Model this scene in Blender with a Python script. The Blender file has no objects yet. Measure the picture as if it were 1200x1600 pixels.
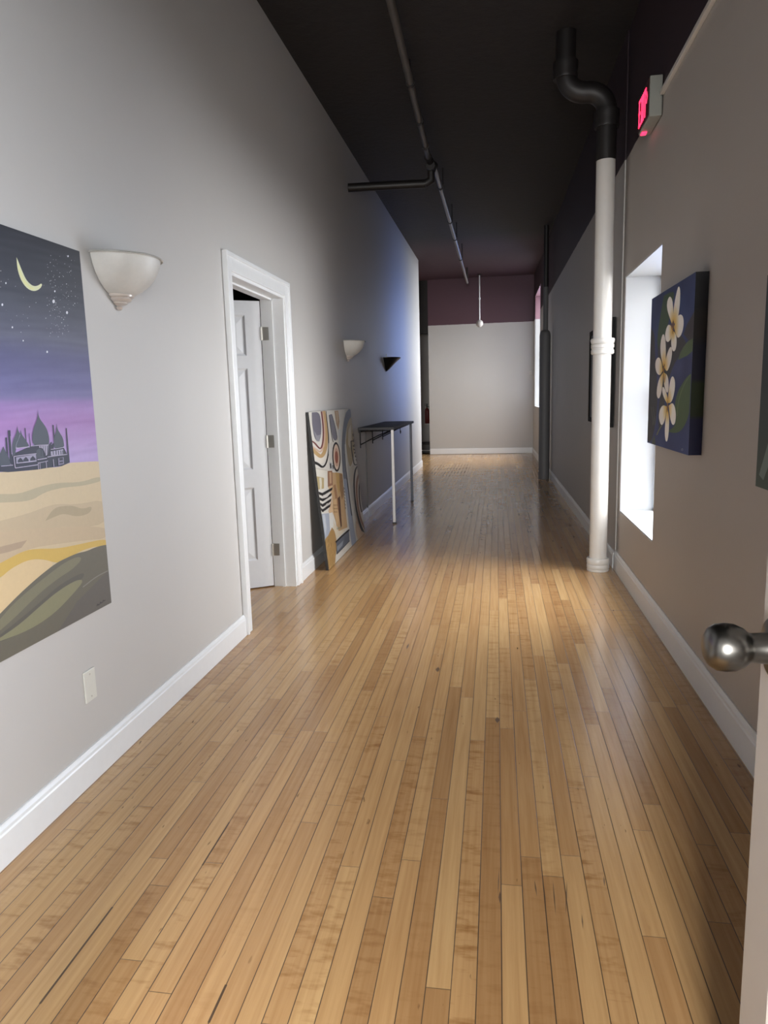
import bpy, bmesh, math, random
from mathutils import Vector, Matrix
from mathutils.geometry import tessellate_polygon
random.seed(7)
S = 1.335                      # metres per unit; one unit is the height of the camera above the floor
scene = bpy.context.scene
COL = scene.collection
PI = math.pi

# ------------------------------------------------------------------ camera numbers (calibrated from the photograph)
FPX, YAW, PITCH, ROLL = 1107.34, .160078, .159205, -.02675
def cam_axes():
    cy, sy = math.cos(YAW), math.sin(YAW); cp, sp = math.cos(PITCH), math.sin(PITCH)
    f = Vector((-sy*cp, cy*cp, -sp)); r = Vector((cy, sy, 0)); u = r.cross(f)
    c, s = math.cos(ROLL), math.sin(ROLL)
    return c*r + s*u, -s*r + c*u, f
CR, CU, CF = cam_axes()
CO = Vector((0, 0, 1))
def ray(x, y): return CF + CR*((x-600)/FPX) - CU*((y-800)/FPX)
def onX(x, y, X): d = ray(x, y); return CO + d*(X/d.x)
def onP(x, y, p0, n): d = ray(x, y); return CO + d*((p0-CO).dot(n)/d.dot(n))

# ------------------------------------------------------------------ small helpers (all coordinates in units, scaled to metres at build)
def lin(c):
    return tuple(((v/255)/12.92 if v/255 <= .04045 else ((v/255+.055)/1.055)**2.4) for v in c)

def obj(name, bm, mat, parent=None, kind=None, label=None, cat=None, group=None, smooth=False, origin=None):
    """links a bmesh (in units) as one mesh object in metres; origin = world base point (units) of the object"""
    o0 = Vector(origin) if origin is not None else (Vector(parent['_o']) if parent is not None else Vector((0, 0, 0)))
    for v in bm.verts: v.co = (v.co - o0)*S
    bmesh.ops.recalc_face_normals(bm, faces=bm.faces)
    me = bpy.data.meshes.new(name); bm.to_mesh(me); bm.free()
    mats = mat if isinstance(mat, (list, tuple)) else [mat]
    for m in mats: me.materials.append(m)
    if smooth:
        for p in me.polygons: p.use_smooth = True
        try: me.set_sharp_from_angle(angle=math.radians(38))
        except Exception: pass
    o = bpy.data.objects.new(name, me); COL.objects.link(o)
    if parent is not None:
        o.parent = parent; o.location = (o0 - Vector(parent['_o']))*S
    else:
        o.location = o0*S
    o['_o'] = list(o0)
    if kind: o['kind'] = kind
    if label: o['label'] = label
    if cat: o['category'] = cat
    if group: o['group'] = group
    return o

def thing(name, base, label, cat, group=None):
    o = bpy.data.objects.new(name, None); COL.objects.link(o)
    o.location = Vector(base)*S; o['_o'] = list(base); o.empty_display_size = .1
    o['label'] = label; o['category'] = cat
    if group: o['group'] = group
    return o

def box(bm, a, b, mi=0, bev=0):
    x0, x1 = sorted((a[0], b[0])); y0, y1 = sorted((a[1], b[1])); z0, z1 = sorted((a[2], b[2]))
    t = bmesh.new()
    vs = [t.verts.new(p) for p in ((x0,y0,z0),(x1,y0,z0),(x1,y1,z0),(x0,y1,z0),(x0,y0,z1),(x1,y0,z1),(x1,y1,z1),(x0,y1,z1))]
    for f in ((3,2,1,0),(4,5,6,7),(0,1,5,4),(1,2,6,5),(2,3,7,6),(3,0,4,7)):
        t.faces.new([vs[i] for i in f])
    if bev: bmesh.ops.bevel(t, geom=t.edges[:], offset=bev, segments=2, affect='EDGES', profile=.5)
    merge(bm, t, mi)

def merge(bm, t, mi=0, M=None):
    m = {}
    for v in t.verts: m[v] = bm.verts.new(M @ v.co if M else v.co)
    for f in t.faces:
        try:
            g = bm.faces.new([m[v] for v in f.verts]); g.material_index = mi
        except ValueError: pass
    t.free()

def hexa(bm, pts, mi=0):
    """8 points: bottom 4 ccw, top 4 ccw"""
    vs = [bm.verts.new(p) for p in pts]
    for f in ((3,2,1,0),(4,5,6,7),(0,1,5,4),(1,2,6,5),(2,3,7,6),(3,0,4,7)):
        g = bm.faces.new([vs[i] for i in f]); g.material_index = mi

def tube(bm, pts, r, n=14, mi=0, caps=True):
    pts = [Vector(p) for p in pts]; rings = []
    prev = None
    for i, p in enumerate(pts):
        d = ((pts[min(i+1, len(pts)-1)] - p).normalized() + (p - pts[max(i-1, 0)]).normalized()).normalized()
        if prev is None:
            a = d.orthogonal().normalized()
        else:
            a = (prev - d*prev.dot(d)).normalized()
        prev = a; b = d.cross(a)
        rr = r[i] if isinstance(r, (list, tuple)) else r
        rings.append([bm.verts.new(p + a*(rr*math.cos(2*PI*k/n)) + b*(rr*math.sin(2*PI*k/n))) for k in range(n)])
    for i in range(len(rings)-1):
        for k in range(n):
            f = bm.faces.new((rings[i][k], rings[i][(k+1)%n], rings[i+1][(k+1)%n], rings[i+1][k])); f.material_index = mi
    if caps:
        for rg in (rings[0], rings[-1]):
            f = bm.faces.new(rg); f.material_index = mi

def lathe(bm, prof, c, axis='z', n=28, a0=0, a1=2*PI, mi=0):
    """profile [(r, h)] turned about an axis through c"""
    full = abs(a1-a0-2*PI) < 1e-6
    cnt = n if full else n+1
    def P(r, h, t):
        x, y = r*math.cos(t), r*math.sin(t)
        return {'z': (c[0]+x, c[1]+y, c[2]+h), 'x': (c[0]+h, c[1]+x, c[2]+y), 'y': (c[0]+x, c[1]+h, c[2]+y)}[axis]
    rings = [[bm.verts.new(P(max(r, 1e-5), h, a0+(a1-a0)*k/n)) for k in range(cnt)] for r, h in prof]
    for i in range(len(rings)-1):
        for k in range(n):
            k2 = (k+1) % cnt
            f = bm.faces.new((rings[i][k], rings[i][k2], rings[i+1][k2], rings[i+1][k])); f.material_index = mi
    bmesh.ops.remove_doubles(bm, verts=bm.verts, dist=2e-5)

def ball(bm, c, r, n=20, sc=(1,1,1)):
    t = bmesh.new(); bmesh.ops.create_uvsphere(t, u_segments=n, v_segments=n//2+2, radius=r)
    merge(bm, t, 0, Matrix.Translation(c) @ Matrix.Diagonal((*sc, 1)))

def arc(c, r, a0, a1, e1, e2, n=8):
    c = Vector(c); e1 = Vector(e1); e2 = Vector(e2)
    return [c + e1*(r*math.cos(a0+(a1-a0)*k/n)) + e2*(r*math.sin(a0+(a1-a0)*k/n)) for k in range(n+1)]

# ------------------------------------------------------------------ materials
class NT:
    def __init__(s, name):
        s.m = bpy.data.materials.new(name); s.m.use_nodes = True
        s.t = s.m.node_tree; s.n = s.t.nodes
        s.b = s.n['Principled BSDF']
    def new(s, t, **k):
        x = s.n.new(t)
        for a, v in k.items(): setattr(x, a, v)
        return x
    def link(s, a, b): s.t.links.new(a, b)
    def put(s, sock, v):
        if hasattr(v, 'is_output') or hasattr(v, 'links'): s.link(v, sock)
        else: sock.default_value = v
    def math(s, op, a, b=None, c=None, clamp=False):
        x = s.new('ShaderNodeMath', operation=op, use_clamp=clamp)
        s.put(x.inputs[0], a)
        if b is not None: s.put(x.inputs[1], b)
        if c is not None: s.put(x.inputs[2], c)
        return x.outputs[0]
    def mix(s, f, a, b, mode='MIX'):
        x = s.new('ShaderNodeMix', data_type='RGBA', blend_type=mode)
        s.put(x.inputs[0], f)
        for k, v in ((6, a), (7, b)):
            if isinstance(v, tuple): x.inputs[k].default_value = (*v[:3], 1)
            else: s.link(v, x.inputs[k])
        return x.outputs[2]
    def noise(s, vec, scale, detail=3, rough=.55, dim='3D'):
        x = s.new('ShaderNodeTexNoise', noise_dimensions=dim)
        if vec is not None: s.link(vec, x.inputs['Vector'])
        x.inputs['Scale'].default_value = scale; x.inputs['Detail'].default_value = detail; x.inputs['Roughness'].default_value = rough
        return x.outputs['Fac']
    def white(s, vec):
        x = s.new('ShaderNodeTexWhiteNoise', noise_dimensions='3D'); s.link(vec, x.inputs['Vector']); return x.outputs['Value']
    def comb(s, x, y, z=0.0):
        c = s.new('ShaderNodeCombineXYZ'); s.put(c.inputs[0], x); s.put(c.inputs[1], y); s.put(c.inputs[2], z); return c.outputs[0]
    def pos(s):
        g = s.new('ShaderNodeNewGeometry'); q = s.new('ShaderNodeSeparateXYZ'); s.link(g.outputs['Position'], q.inputs[0])
        return g.outputs['Position'], q.outputs[0], q.outputs[1], q.outputs[2]
    def mapr(s, v, a, b, c=0.0, d=1.0):
        x = s.new('ShaderNodeMapRange'); s.put(x.inputs[0], v)
        for i, k in ((1, a), (2, b), (3, c), (4, d)): x.inputs[i].default_value = k
        return x.outputs[0]
    def bump(s, h, strength=.2, dist=.002):
        x = s.new('ShaderNodeBump'); x.inputs['Strength'].default_value = strength; x.inputs['Distance'].default_value = dist
        s.link(h, x.inputs['Height']); s.link(x.outputs[0], s.b.inputs['Normal'])
    def base(s, v):
        if isinstance(v, tuple): s.b.inputs['Base Color'].default_value = (*v[:3], 1)
        else: s.link(v, s.b.inputs['Base Color'])
    def set(s, **k):
        for a, v in k.items(): s.b.inputs[a.replace('_', ' ')].default_value = v
        return s

def plain(name, col, rough=.5, metal=0, var=.06, scale=30, bump=0):
    t = NT(name); t.set(Roughness=rough, Metallic=metal)
    p, *_ = t.pos(); n = t.noise(p, scale)
    d = tuple(c*(1-var) for c in col); l = tuple(min(1, c*(1+var)) for c in col)
    t.base(t.mix(n, d, l))
    if bump: t.bump(n, bump)
    return t.m

GREIGE = (.51, .50, .488); AUBER = (.030, .017, .024)
PAINT_Z = 2.20*S
def wall_paint(name, low=GREIGE, two=True, rough=.55, top=AUBER):
    t = NT(name); t.set(Roughness=rough)
    p, x, y, z = t.pos()
    n = t.noise(p, 3.0, 4); n2 = t.noise(p, 220, 2)
    c = t.mix(t.math('MULTIPLY', n, .35), low, tuple(v*.88 for v in low))
    if two:
        wob = t.math('MULTIPLY_ADD', t.noise(p, 9, 2), .012, z)
        m = t.math('GREATER_THAN', wob, PAINT_Z+.006)
        c = t.mix(m, c, top)
    t.base(c); t.bump(n2, .12, .001)
    return t.m
M = {}
M['wall'] = wall_paint('greige_wall_paint', two=False)
M['wall2'] = wall_paint('greige_and_aubergine_wall_paint')
M['wallright'] = wall_paint('shaded_greige_and_aubergine_paint', (.43, .40, .372))  # greige darkened and browned: the near right wall's shade put into its colour
M['wallfar'] = wall_paint('greige_and_lit_aubergine_paint', top=(.085, .038, .054))  # AUBER lightened: light from the far window put into the upper band
M['reveal'] = wall_paint('white_reveal_paint', (.47, .485, .50), top=(.30, .17, .22))  # top is aubergine lightened to pink: window light put into the colour
M['rearwall'] = plain('rear_room_light_absorber', (.012, .011, .010), .7)  # near-black so the unseen rear room bounces little light into the hall
M['white'] = plain('white_trim_paint', (.74, .76, .78), .32, var=.03)
M['doorwhite'] = plain('white_door_paint', (.70, .72, .75), .38, var=.03)
M['doorgrey'] = plain('greige_door_paint', (.46, .44, .415), .4, var=.03)
M['pipewhite'] = plain('off_white_pipe_paint', (.57, .555, .525), .35, var=.05, scale=12)
M['pipedark'] = plain('aubergine_black_pipe_paint', (.012, .010, .010), .5, var=.2)
M['pipegrey'] = plain('dull_grey_pipe', (.07, .062, .055), .4, var=.4, scale=8)
M['dark'] = plain('black_satin', (.012, .012, .013), .4, var=.2)
M['soot'] = plain('matt_black_frame', (.004, .004, .004), .9, var=.2)
M['void'] = plain('dark_room_shade', (.03, .03, .032), .8)  # near-black over grey walls: the unlit room's darkness put into the colour
M['black'] = plain('black_steel', (.012, .012, .014), .35, .6, var=.2)
M['nickel'] = plain('satin_nickel', (.15, .145, .135), .30, 1.0, var=.15, scale=18)
M['brass'] = plain('aged_nickel_hinge', (.5, .48, .44), .35, .9)
M['legmetal'] = plain('brushed_aluminium_leg', (.62, .60, .60), .35, .15, var=.05)
M['legshade'] = plain('shaded_leg', (.055, .06, .08), .45, .2)  # darker copy of the leg metal: the far leg's backlit shade painted in
M['plate'] = plain('ivory_plate', (.62, .62, .57), .35, var=.02)
M['red'] = plain('fire_red', (.16, .012, .012), .3)
M['tabletop'] = plain('charcoal_laminate', (.030, .030, .034), .6, var=.3, scale=60)
M['signgrey'] = plain('grey_sign_housing', (.30, .31, .28), .45, var=.04)
M['conduit'] = plain('grey_metal_raceway', (.62, .60, .57), .4)
M['post'] = plain('shaded_post_paint', (.10, .098, .10), .6)  # wall grey darkened: the backlit post's shade put into its colour

def mk_ceiling():
    t = NT('dark_rough_ceiling_paint'); t.set(Roughness=.7)
    p, x, y, z = t.pos()
    n = t.noise(p, 14, 6, .7); n2 = t.noise(p, .8, 2)
    c = t.mix(n, (.007, .006, .0055), (.017, .013, .013))
    c = t.mix(t.mapr(y, 8.8*S, 9.6*S), c, t.mix(n2, (.055, .024, .036), (.040, .018, .027)))   # far bay lightened to purple: far window's light put into the colour
    t.base(c); t.bump(n, .5, .01)
    return t.m
M['ceiling'] = mk_ceiling()

def mk_floor():
    t = NT('maple_strip_flooring'); W = .0575
    p, x, y, z = t.pos()
    xs = t.math('ADD', x, 20.0)
    q = t.math('DIVIDE', xs, W); ix = t.math('FLOOR', q); fx = t.math('FRACT', q)
    r1 = t.white(t.comb(ix, 3.3, 1.1)); r2 = t.white(t.comb(ix, 7.7, 5.1))
    L = t.math('MULTIPLY_ADD', r2, .9, .75)
    yy = t.math('DIVIDE', t.math('MULTIPLY_ADD', r1, 13.0, t.math('ADD', y, 40.0)), L)
    iy = t.math('FLOOR', yy); fy = t.math('FRACT', yy)
    rp = t.white(t.comb(ix, iy, 2.0)); rq = t.white(t.comb(ix, iy, 9.0)); rs = t.white(t.comb(ix, iy, 17.0))
    # plank tone
    ramp = t.new('ShaderNodeValToRGB'); t.link(rp, ramp.inputs[0]); e = ramp.color_ramp.elements
    e[0].position = 0; e[0].color = (.42, .247, .108, 1); e[1].position = 1; e[1].color = (.59, .386, .180, 1)
    for ps, c in ((.18, (.46, .271, .118)), (.45, (.52, .318, .142)), (.75, (.56, .355, .162))):
        k = e.new(ps); k.color = (*c, 1)
    col = ramp.outputs[0]
    # grain along the board and figure across it
    gv = t.comb(t.math('MULTIPLY', x, 70.0), t.math('MULTIPLY_ADD', rq, 50.0, t.math('MULTIPLY', y, 2.2)), rq)
    g = t.noise(gv, 1.0, 5, .6)
    col = t.mix(t.mapr(g, .3, .75, 0, .60), col, t.mix(1.0, col, (.62, .50, .40), 'MULTIPLY'))
    fv = t.comb(t.math('MULTIPLY', x, 9.0), t.math('MULTIPLY_ADD', rs, 60.0, t.math('MULTIPLY', y, 30.0)), rp)
    fg = t.noise(fv, 1.0, 3, .6)
    figm = t.math('MULTIPLY', t.mapr(fg, .50, .72), t.mapr(rs, .45, .95))
    col = t.mix(t.math('MULTIPLY', figm, .85), col, t.mix(1.0, col, (.60, .48, .36), 'MULTIPLY'))
    # mineral streaks and dents
    kv = t.comb(t.math('MULTIPLY', x, 60.0), t.math('MULTIPLY', y, 14.0), 4.0)
    kn = t.noise(kv, 1.0, 2, .5)
    km = t.mapr(kn, .70, .76); km = t.math('MULTIPLY', km, t.mapr(t.noise(p, 1.3, 2), .46, .58))
    col = t.mix(t.math('MULTIPLY', km, .8), col, (.055, .028, .016))
    # broad wear: duller, greyer in places
    wn = t.noise(p, .9, 3)
    col = t.mix(t.mapr(wn, .35, .75, 0, .35), col, t.mix(1.0, col, (.80, .74, .70), 'MULTIPLY'))
    # seams
    edge = t.math('MULTIPLY', t.math('SUBTRACT', .5, t.math('ABSOLUTE', t.math('SUBTRACT', fx, .5))), W)
    sw = t.mapr(t.noise(t.comb(t.math('MULTIPLY', ix, 5.0), t.math('MULTIPLY', y, 1.6), 0.0), 1.0, 2), .35, .75, .0005, .0013)
    far = t.math('MULTIPLY', t.mapr(y, 7.6, 9.0), t.mapr(y, 14.4, 13.4)); 
    fn = t.mapr(t.noise(t.comb(t.math('MULTIPLY', ix, 3.1), t.math('MULTIPLY', y, 1.0), 8.0), 1.0, 1), .64, .68)
    row = t.math('MULTIPLY', t.math('GREATER_THAN', t.math('FRACT', t.math('MULTIPLY_ADD', r2, .35, t.math('MULTIPLY', y, 1.55))), .42), t.math('LESS_THAN', r1, .82))
    clus = t.math('MULTIPLY', t.math('LESS_THAN', t.math('ABSOLUTE', t.math('ADD', x, .64*S)), .26*S), t.math('LESS_THAN', t.math('ABSOLUTE', t.math('SUBTRACT', y, 9.75*S)), .78*S))
    fn = t.math('MAXIMUM', fn, t.math('MULTIPLY', t.math('MULTIPLY', row, clus), 1.8))
    sw = t.math('MULTIPLY_ADD', t.math('MULTIPLY', far, fn), .0042, sw)
    seam = t.math('SUBTRACT', 1.0, t.math('DIVIDE', t.math('SUBTRACT', edge, sw), .0007), clamp=True)
    ey = t.math('MULTIPLY', t.math('SUBTRACT', .5, t.math('ABSOLUTE', t.math('SUBTRACT', fy, .5))), L)
    joint = t.math('MULTIPLY', t.math('LESS_THAN', ey, .0011), .75)
    gap = t.math('MAXIMUM', seam, joint)
    # the few wide open gaps and the plugs seen in the foreground
    for (gx, y0, y1, w) in GAPS:
        ix0 = round((gx+20)/W)*W-20
        a = t.math('LESS_THAN', t.math('ABSOLUTE', t.math('SUBTRACT', x, ix0)), w)
        b = t.math('LESS_THAN', t.math('ABSOLUTE', t.math('SUBTRACT', y, (y0+y1)/2)), (y1-y0)/2)
        gap = t.math('MAXIMUM', gap, t.math('MULTIPLY', a, b))
    for (mx, y0, y1, w, tl) in MARKS:
        a = t.math('ABSOLUTE', t.math('SUBTRACT', t.math('MULTIPLY_ADD', y, tl, x), mx + tl*(y0+y1)/2))
        hgt = t.math('SUBTRACT', 1.0, t.math('DIVIDE', t.math('ABSOLUTE', t.math('SUBTRACT', y, (y0+y1)/2)), (y1-y0)/2), clamp=True)
        gap = t.math('MAXIMUM', gap, t.math('MULTIPLY', t.math('LESS_THAN', a, t.math('MULTIPLY', hgt, w)), .8))
    cross = t.math('MULTIPLY', t.math('LESS_THAN', t.math('ABSOLUTE', t.math('SUBTRACT', y, 3.30*S)), .0025),
                   t.math('GREATER_THAN', x, .36*S))
    gap = t.math('MAXIMUM', gap, cross)
    col = t.mix(t.math('MULTIPLY', gap, .88), col, (.030, .018, .012))
    t.base(col)
    rn = t.noise(p, 6, 3)
    t.link(t.math('MULTIPLY_ADD', gap, .3, t.mapr(rn, .3, .7, .20, .27)), t.b.inputs['Roughness'])
    t.b.inputs['Specular IOR Level'].default_value = .5
    t.b.inputs['Coat Weight'].default_value = .25; t.b.inputs['Coat Roughness'].default_value = .18
    h = t.math('MULTIPLY_ADD', t.math('MULTIPLY', gap, t.mapr(y, 9.0, 5.5)), -1.0, t.math('MULTIPLY', t.noise(t.comb(t.math('MULTIPLY', x, 18.0), t.math('MULTIPLY', y, 1.5), rp), 1.0, 2), t.mapr(y, 9.0, 5.0, 0, .10)))
    t.bump(h, .22, .0022)
    return t.m
def fl(x, y): d = ray(x, y); return (CO + d*(-1/d.z))*S
GAPS = []
for (a, b, w) in (((75, 1570), (185, 1418), .0028), ((327, 1353), (365, 1285), .0024), ((343, 1600), (368, 1540), .003), ((700, 845), (718, 800), .002)):
    p, q = fl(*a), fl(*b); GAPS.append(((p.x+q.x)/2, p.y, q.y, w))
MARKS = []
for (mx, ya, yb, w, tl) in ((781, 1392, 1412, .004, 0), (779, 1355, 1400, .0014, -.03), (837, 1374, 1402, .0020, .05), (851, 1372, 1432, .0022, 0), (866, 1374, 1432, .0018, -.02),
                            (885, 1375, 1430, .0022, -.12), (944, 1368, 1385, .0022, -.1), (777, 1120, 1130, .010, 0), (910, 1428, 1452, .002, -.05), (637, 1005, 1015, .006, 0), (684, 1042, 1050, .012, 0)):
    p, q = fl(mx, yb), fl(mx, ya); MARKS.append(((p.x+q.x)/2, p.y, q.y, w, tl))
M['floor'] = mk_floor()

def mk_alabaster():
    t = NT('alabaster_glass'); p, *_ = t.pos(); n = t.noise(p, 14, 5, .65)
    t.base(t.mix(n, (.48, .475, .45), (.66, .655, .63))); t.set(Roughness=.5)
    t.b.inputs['Subsurface Weight'].default_value = .15; t.b.inputs['Subsurface Radius'].default_value = (.02, .02, .02)
    return t.m
M['alabaster'] = mk_alabaster()

def mk_glass():
    t = NT('window_glass'); n = t.n; n.remove(t.b)
    tr = t.new('ShaderNodeBsdfTransparent'); gl = t.new('ShaderNodeBsdfGlossy'); gl.inputs['Roughness'].default_value = .02
    mx = t.new('ShaderNodeMixShader'); mx.inputs[0].default_value = .05; t.link(tr.outputs[0], mx.inputs[1]); t.link(gl.outputs[0], mx.inputs[2])
    t.link(mx.outputs[0], n['Material Output'].inputs[0])
    return t.m
M['glass'] = mk_glass()

def mk_emit(name, col, s):
    t = NT(name); p, *_ = t.pos()
    c = t.mix(t.noise(p, 20), tuple(v*.85 for v in col), col)
    t.base(c); t.link(c, t.b.inputs['Emission Color']); t.b.inputs['Emission Strength'].default_value = s
    return t.m
M['exitred'] = mk_emit('lit_red_letters', (1.0, .035, .11), .55)

def mk_paint():
    t = NT('canvas_paint')
    a = t.new('ShaderNodeVertexColor'); a.layer_name = 'Col'
    p, *_ = t.pos(); n = t.noise(p, 60, 4, .6); w = t.noise(p, 900, 2)
    t.base(t.mix(t.mapr(n, .3, .75, 0, .22), a.outputs[0], t.mix(1.0, a.outputs[0], (.78, .78, .80), 'MULTIPLY')))
    t.set(Roughness=.55); t.bump(w, .15, .0006)
    return t.m
M['paint'] = mk_paint()

# ------------------------------------------------------------------ key numbers (units)
XL = -1.085                                # left wall face
def xr(y): return .672 if y < 4.12 else .666 - .0066*(y-4.12)     # right wall face
def zc(y): return 2.80 + .0115*(y-2.0) if y < 10.2 else 2.894 + .026*(y-10.2)
YF = 12.42                                 # far wall face
Y0, YB = .02, -2.3                         # doorway partition behind the camera, back of the room behind
TW = .21                                   # right wall thickness
W1 = (3.19, 4.04, .345, 1.60)              # near window opening y0 y1 z0 z1
W2 = (10.72, 12.12, .80, 2.56)
W3 = (-1.9, -.25, .50, 2.0)

# ------------------------------------------------------------------ the room
bm = bmesh.new(); box(bm, (-4.2, Y0, -.06), (1.0, 14.3, 0))
obj('floor', bm, M['floor'], kind='structure', label='worn varnished maple strip floor running the length of the hall', cat='floor')
bm = bmesh.new(); box(bm, (-4.2, YB-.2, -.06), (1.0, Y0, 0))
obj('floor_rear', bm, plain('rear_floor_light_absorber', (.016, .015, .015), .95), kind='structure', label='near-black floor of the unseen room behind, added to absorb bounced light', cat='floor')  # unseen floor, added dark to kill bounce onto the right wall
bm = bmesh.new()
ys = [YB-.2, 2.0, 10.2, 14.3]
for i in range(3):
    a, b = ys[i], ys[i+1]
    za = zc(max(a, 0)); zb = zc(b)
    hexa(bm, [(-4.2,a,za),(1.0,a,za),(1.0,b,zb),(-4.2,b,zb),(-4.2,a,za+.1),(1.0,a,za+.1),(1.0,b,zb+.1),(-4.2,b,zb+.1)])
obj('ceiling', bm, M['ceiling'], kind='structure', label='rough dark painted ceiling above the hall', cat='ceiling')

D0, D1, DZ = 2.886, 3.638, 1.530          # door opening in the left wall
bm = bmesh.new()
TL = .115
for a, b, z0, z1 in ((Y0, D0, 0, 2.98), (D1, 10.33, 0, 2.98), (D0, D1, DZ, 2.98)):
    box(bm, (XL-TL, a, z0), (XL, b, z1))
obj('wall_left', bm, M['wall'], kind='structure', label='long greige left wall painted to the ceiling', cat='wall')

def wall_right():
    H = 3.05
    def seg(bm, y0, y1, z0, z1):
        a, b = xr(y0+1e-4), xr(y1-1e-4)
        hexa(bm, [(a,y0,z0),(a+TW,y0,z0),(b+TW,y1,z0),(b,y1,z0),(a,y0,z1),(a+TW,y0,z1),(b+TW,y1,z1),(b,y1,z1)])
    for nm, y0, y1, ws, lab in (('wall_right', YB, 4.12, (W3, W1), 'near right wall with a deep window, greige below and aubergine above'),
                                ('wall_right_far', 4.12, YF+.1, (W2,), 'far right wall past the white pipe, greige below and aubergine above')):
        bm = bmesh.new(); cur = y0
        for w in ws:
            seg(bm, cur, w[0], 0, H); seg(bm, w[0], w[1], 0, w[2]); seg(bm, w[0], w[1], w[3], H); cur = w[1]
        seg(bm, cur, y1, 0, H)
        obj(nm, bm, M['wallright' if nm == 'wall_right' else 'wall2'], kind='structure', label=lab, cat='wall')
wall_right()

bm = bmesh.new(); box(bm, (-1.158, YF, 0), (xr(YF)+.01, YF+.12, 3.05))
obj('wall_far', bm, M['wallfar'], kind='structure', label='far end wall, greige below a dark aubergine band', cat='wall')
bm = bmesh.new(); box(bm, (-4.0, YF+.05, 2.075), (-1.158, YF+.17, 3.05))
obj('trim_3', bm, M['pipedark'], kind='structure', label='dark header beam over the opening left of the far wall', cat='beam')
bm = bmesh.new(); box(bm, (-4.0, 13.72, 0), (1.0, 13.84, 3.05))
obj('wall_beyond', bm, M['wall'], kind='structure', label='pale wall seen beyond the opening at the far left', cat='wall')
bm = bmesh.new(); box(bm, (-4.2, 9.0, 0), (-4.0, 14.0, 3.05)); box(bm, (-4.0, 9.0, 0), (XL-TL, 9.1, 3.05))
obj('wall_side', bm, M['wall'], kind='structure', label='outer wall of the side passage behind the left wall', cat='wall')
bm = bmesh.new(); box(bm, (.80, YF+.12, 0), (.95, 13.72, 3.05))
obj('wall_corner', bm, M['wall'], kind='structure', label='hidden end wall behind the far wall', cat='wall')
# doorway partition around the camera, and the unseen room behind it, both shaped for the light
bm = bmesh.new()
box(bm, (XL, Y0, 0), (-.50, Y0+.11, 2.9)); box(bm, (.30, Y0, 0), (.672, Y0+.11, 2.9)); box(bm, (-.50, Y0, 1.72), (.30, Y0+.11, 2.9))  # unseen left stub and header sized to block light from behind
obj('wall_front', bm, M['wall'], kind='structure', label='unseen partition with the open doorway, shaped to cut the light from behind', cat='wall')
bm = bmesh.new(); 
for a, b in (((XL-TL, 0), (-.45, 2.95)), ((.25, 0), (.9, 2.95)), ((-.45, 0), (.25, .55)), ((-.45, 1.95), (.25, 2.95))):
    box(bm, (a[0], YB-.12, a[1]), (b[0], YB, b[1]))
box(bm, (XL-TL, YB, 0), (XL, Y0, 2.98))
obj('wall_rear', bm, M['rearwall'], kind='structure', label='unseen rear wall behind the doorway, made near-black against bounced light', cat='wall')
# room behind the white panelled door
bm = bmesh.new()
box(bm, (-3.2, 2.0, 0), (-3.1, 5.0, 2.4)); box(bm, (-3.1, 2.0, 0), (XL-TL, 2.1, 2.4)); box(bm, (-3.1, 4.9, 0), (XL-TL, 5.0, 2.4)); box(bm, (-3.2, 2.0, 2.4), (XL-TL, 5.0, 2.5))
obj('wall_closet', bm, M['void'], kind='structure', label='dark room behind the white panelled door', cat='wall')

# ------------------------------------------------------------------ skirting
def skirt(name, side, x_of, y0, y1, h, th, label):
    """side +1: wall on the right (board stands towards -x)"""
    bm = bmesh.new(); s = -side
    prof = [(0,0),(th,0),(th,h*.78),(th*.8,h*.82),(th*.75,h*.90),(th*.35,h*.97),(th*.3,h),(0,h)]
    ring = []
    for y in (y0, y1):
        ring.append([bm.verts.new((x_of(y)+s*d, y, z)) for d, z in prof])
    n = len(prof)
    for k in range(n): bm.faces.new((ring[0][k], ring[0][(k+1)%n], ring[1][(k+1)%n], ring[1][k]))
    bm.faces.new(ring[0]); bm.faces.new(ring[1])
    return obj(name, bm, M['white'], kind='structure', label=label, cat='baseboard')
Lx = lambda y: XL
skirt('baseboard_left', -1, Lx, Y0+.11, 2.822, .092, .013, 'white moulded baseboard along the near left wall')
skirt('baseboard_left_far', -1, Lx, 3.706, 5.83, .092, .013, 'white baseboard on the left wall behind the leaning canvas')
skirt('baseboard_left_end', -1, Lx, 5.86, 10.33, .092, .011, 'white baseboard on the left wall under the bar table')
skirt('baseboard_right', 1, xr, Y0+.75, 4.115, .108, .014, 'white baseboard along the near right wall')
skirt('baseboard_right_far', 1, xr, 4.125, YF, .098, .012, 'white baseboard along the far right wall')
bm = bmesh.new(); box(bm, (-1.158, YF-.012, .004), (xr(YF), YF, .10), bev=.003)
obj('baseboard_far', bm, M['white'], kind='structure', label='white baseboard across the far wall', cat='baseboard')
bm = bmesh.new(); box(bm, (XL, 5.838, 0), (XL+.006, 5.850, .765))
obj('trim_4', bm, M['post'], kind='structure', label='thin dark vertical seam strip on the left wall under the table', cat='trim')

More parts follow.
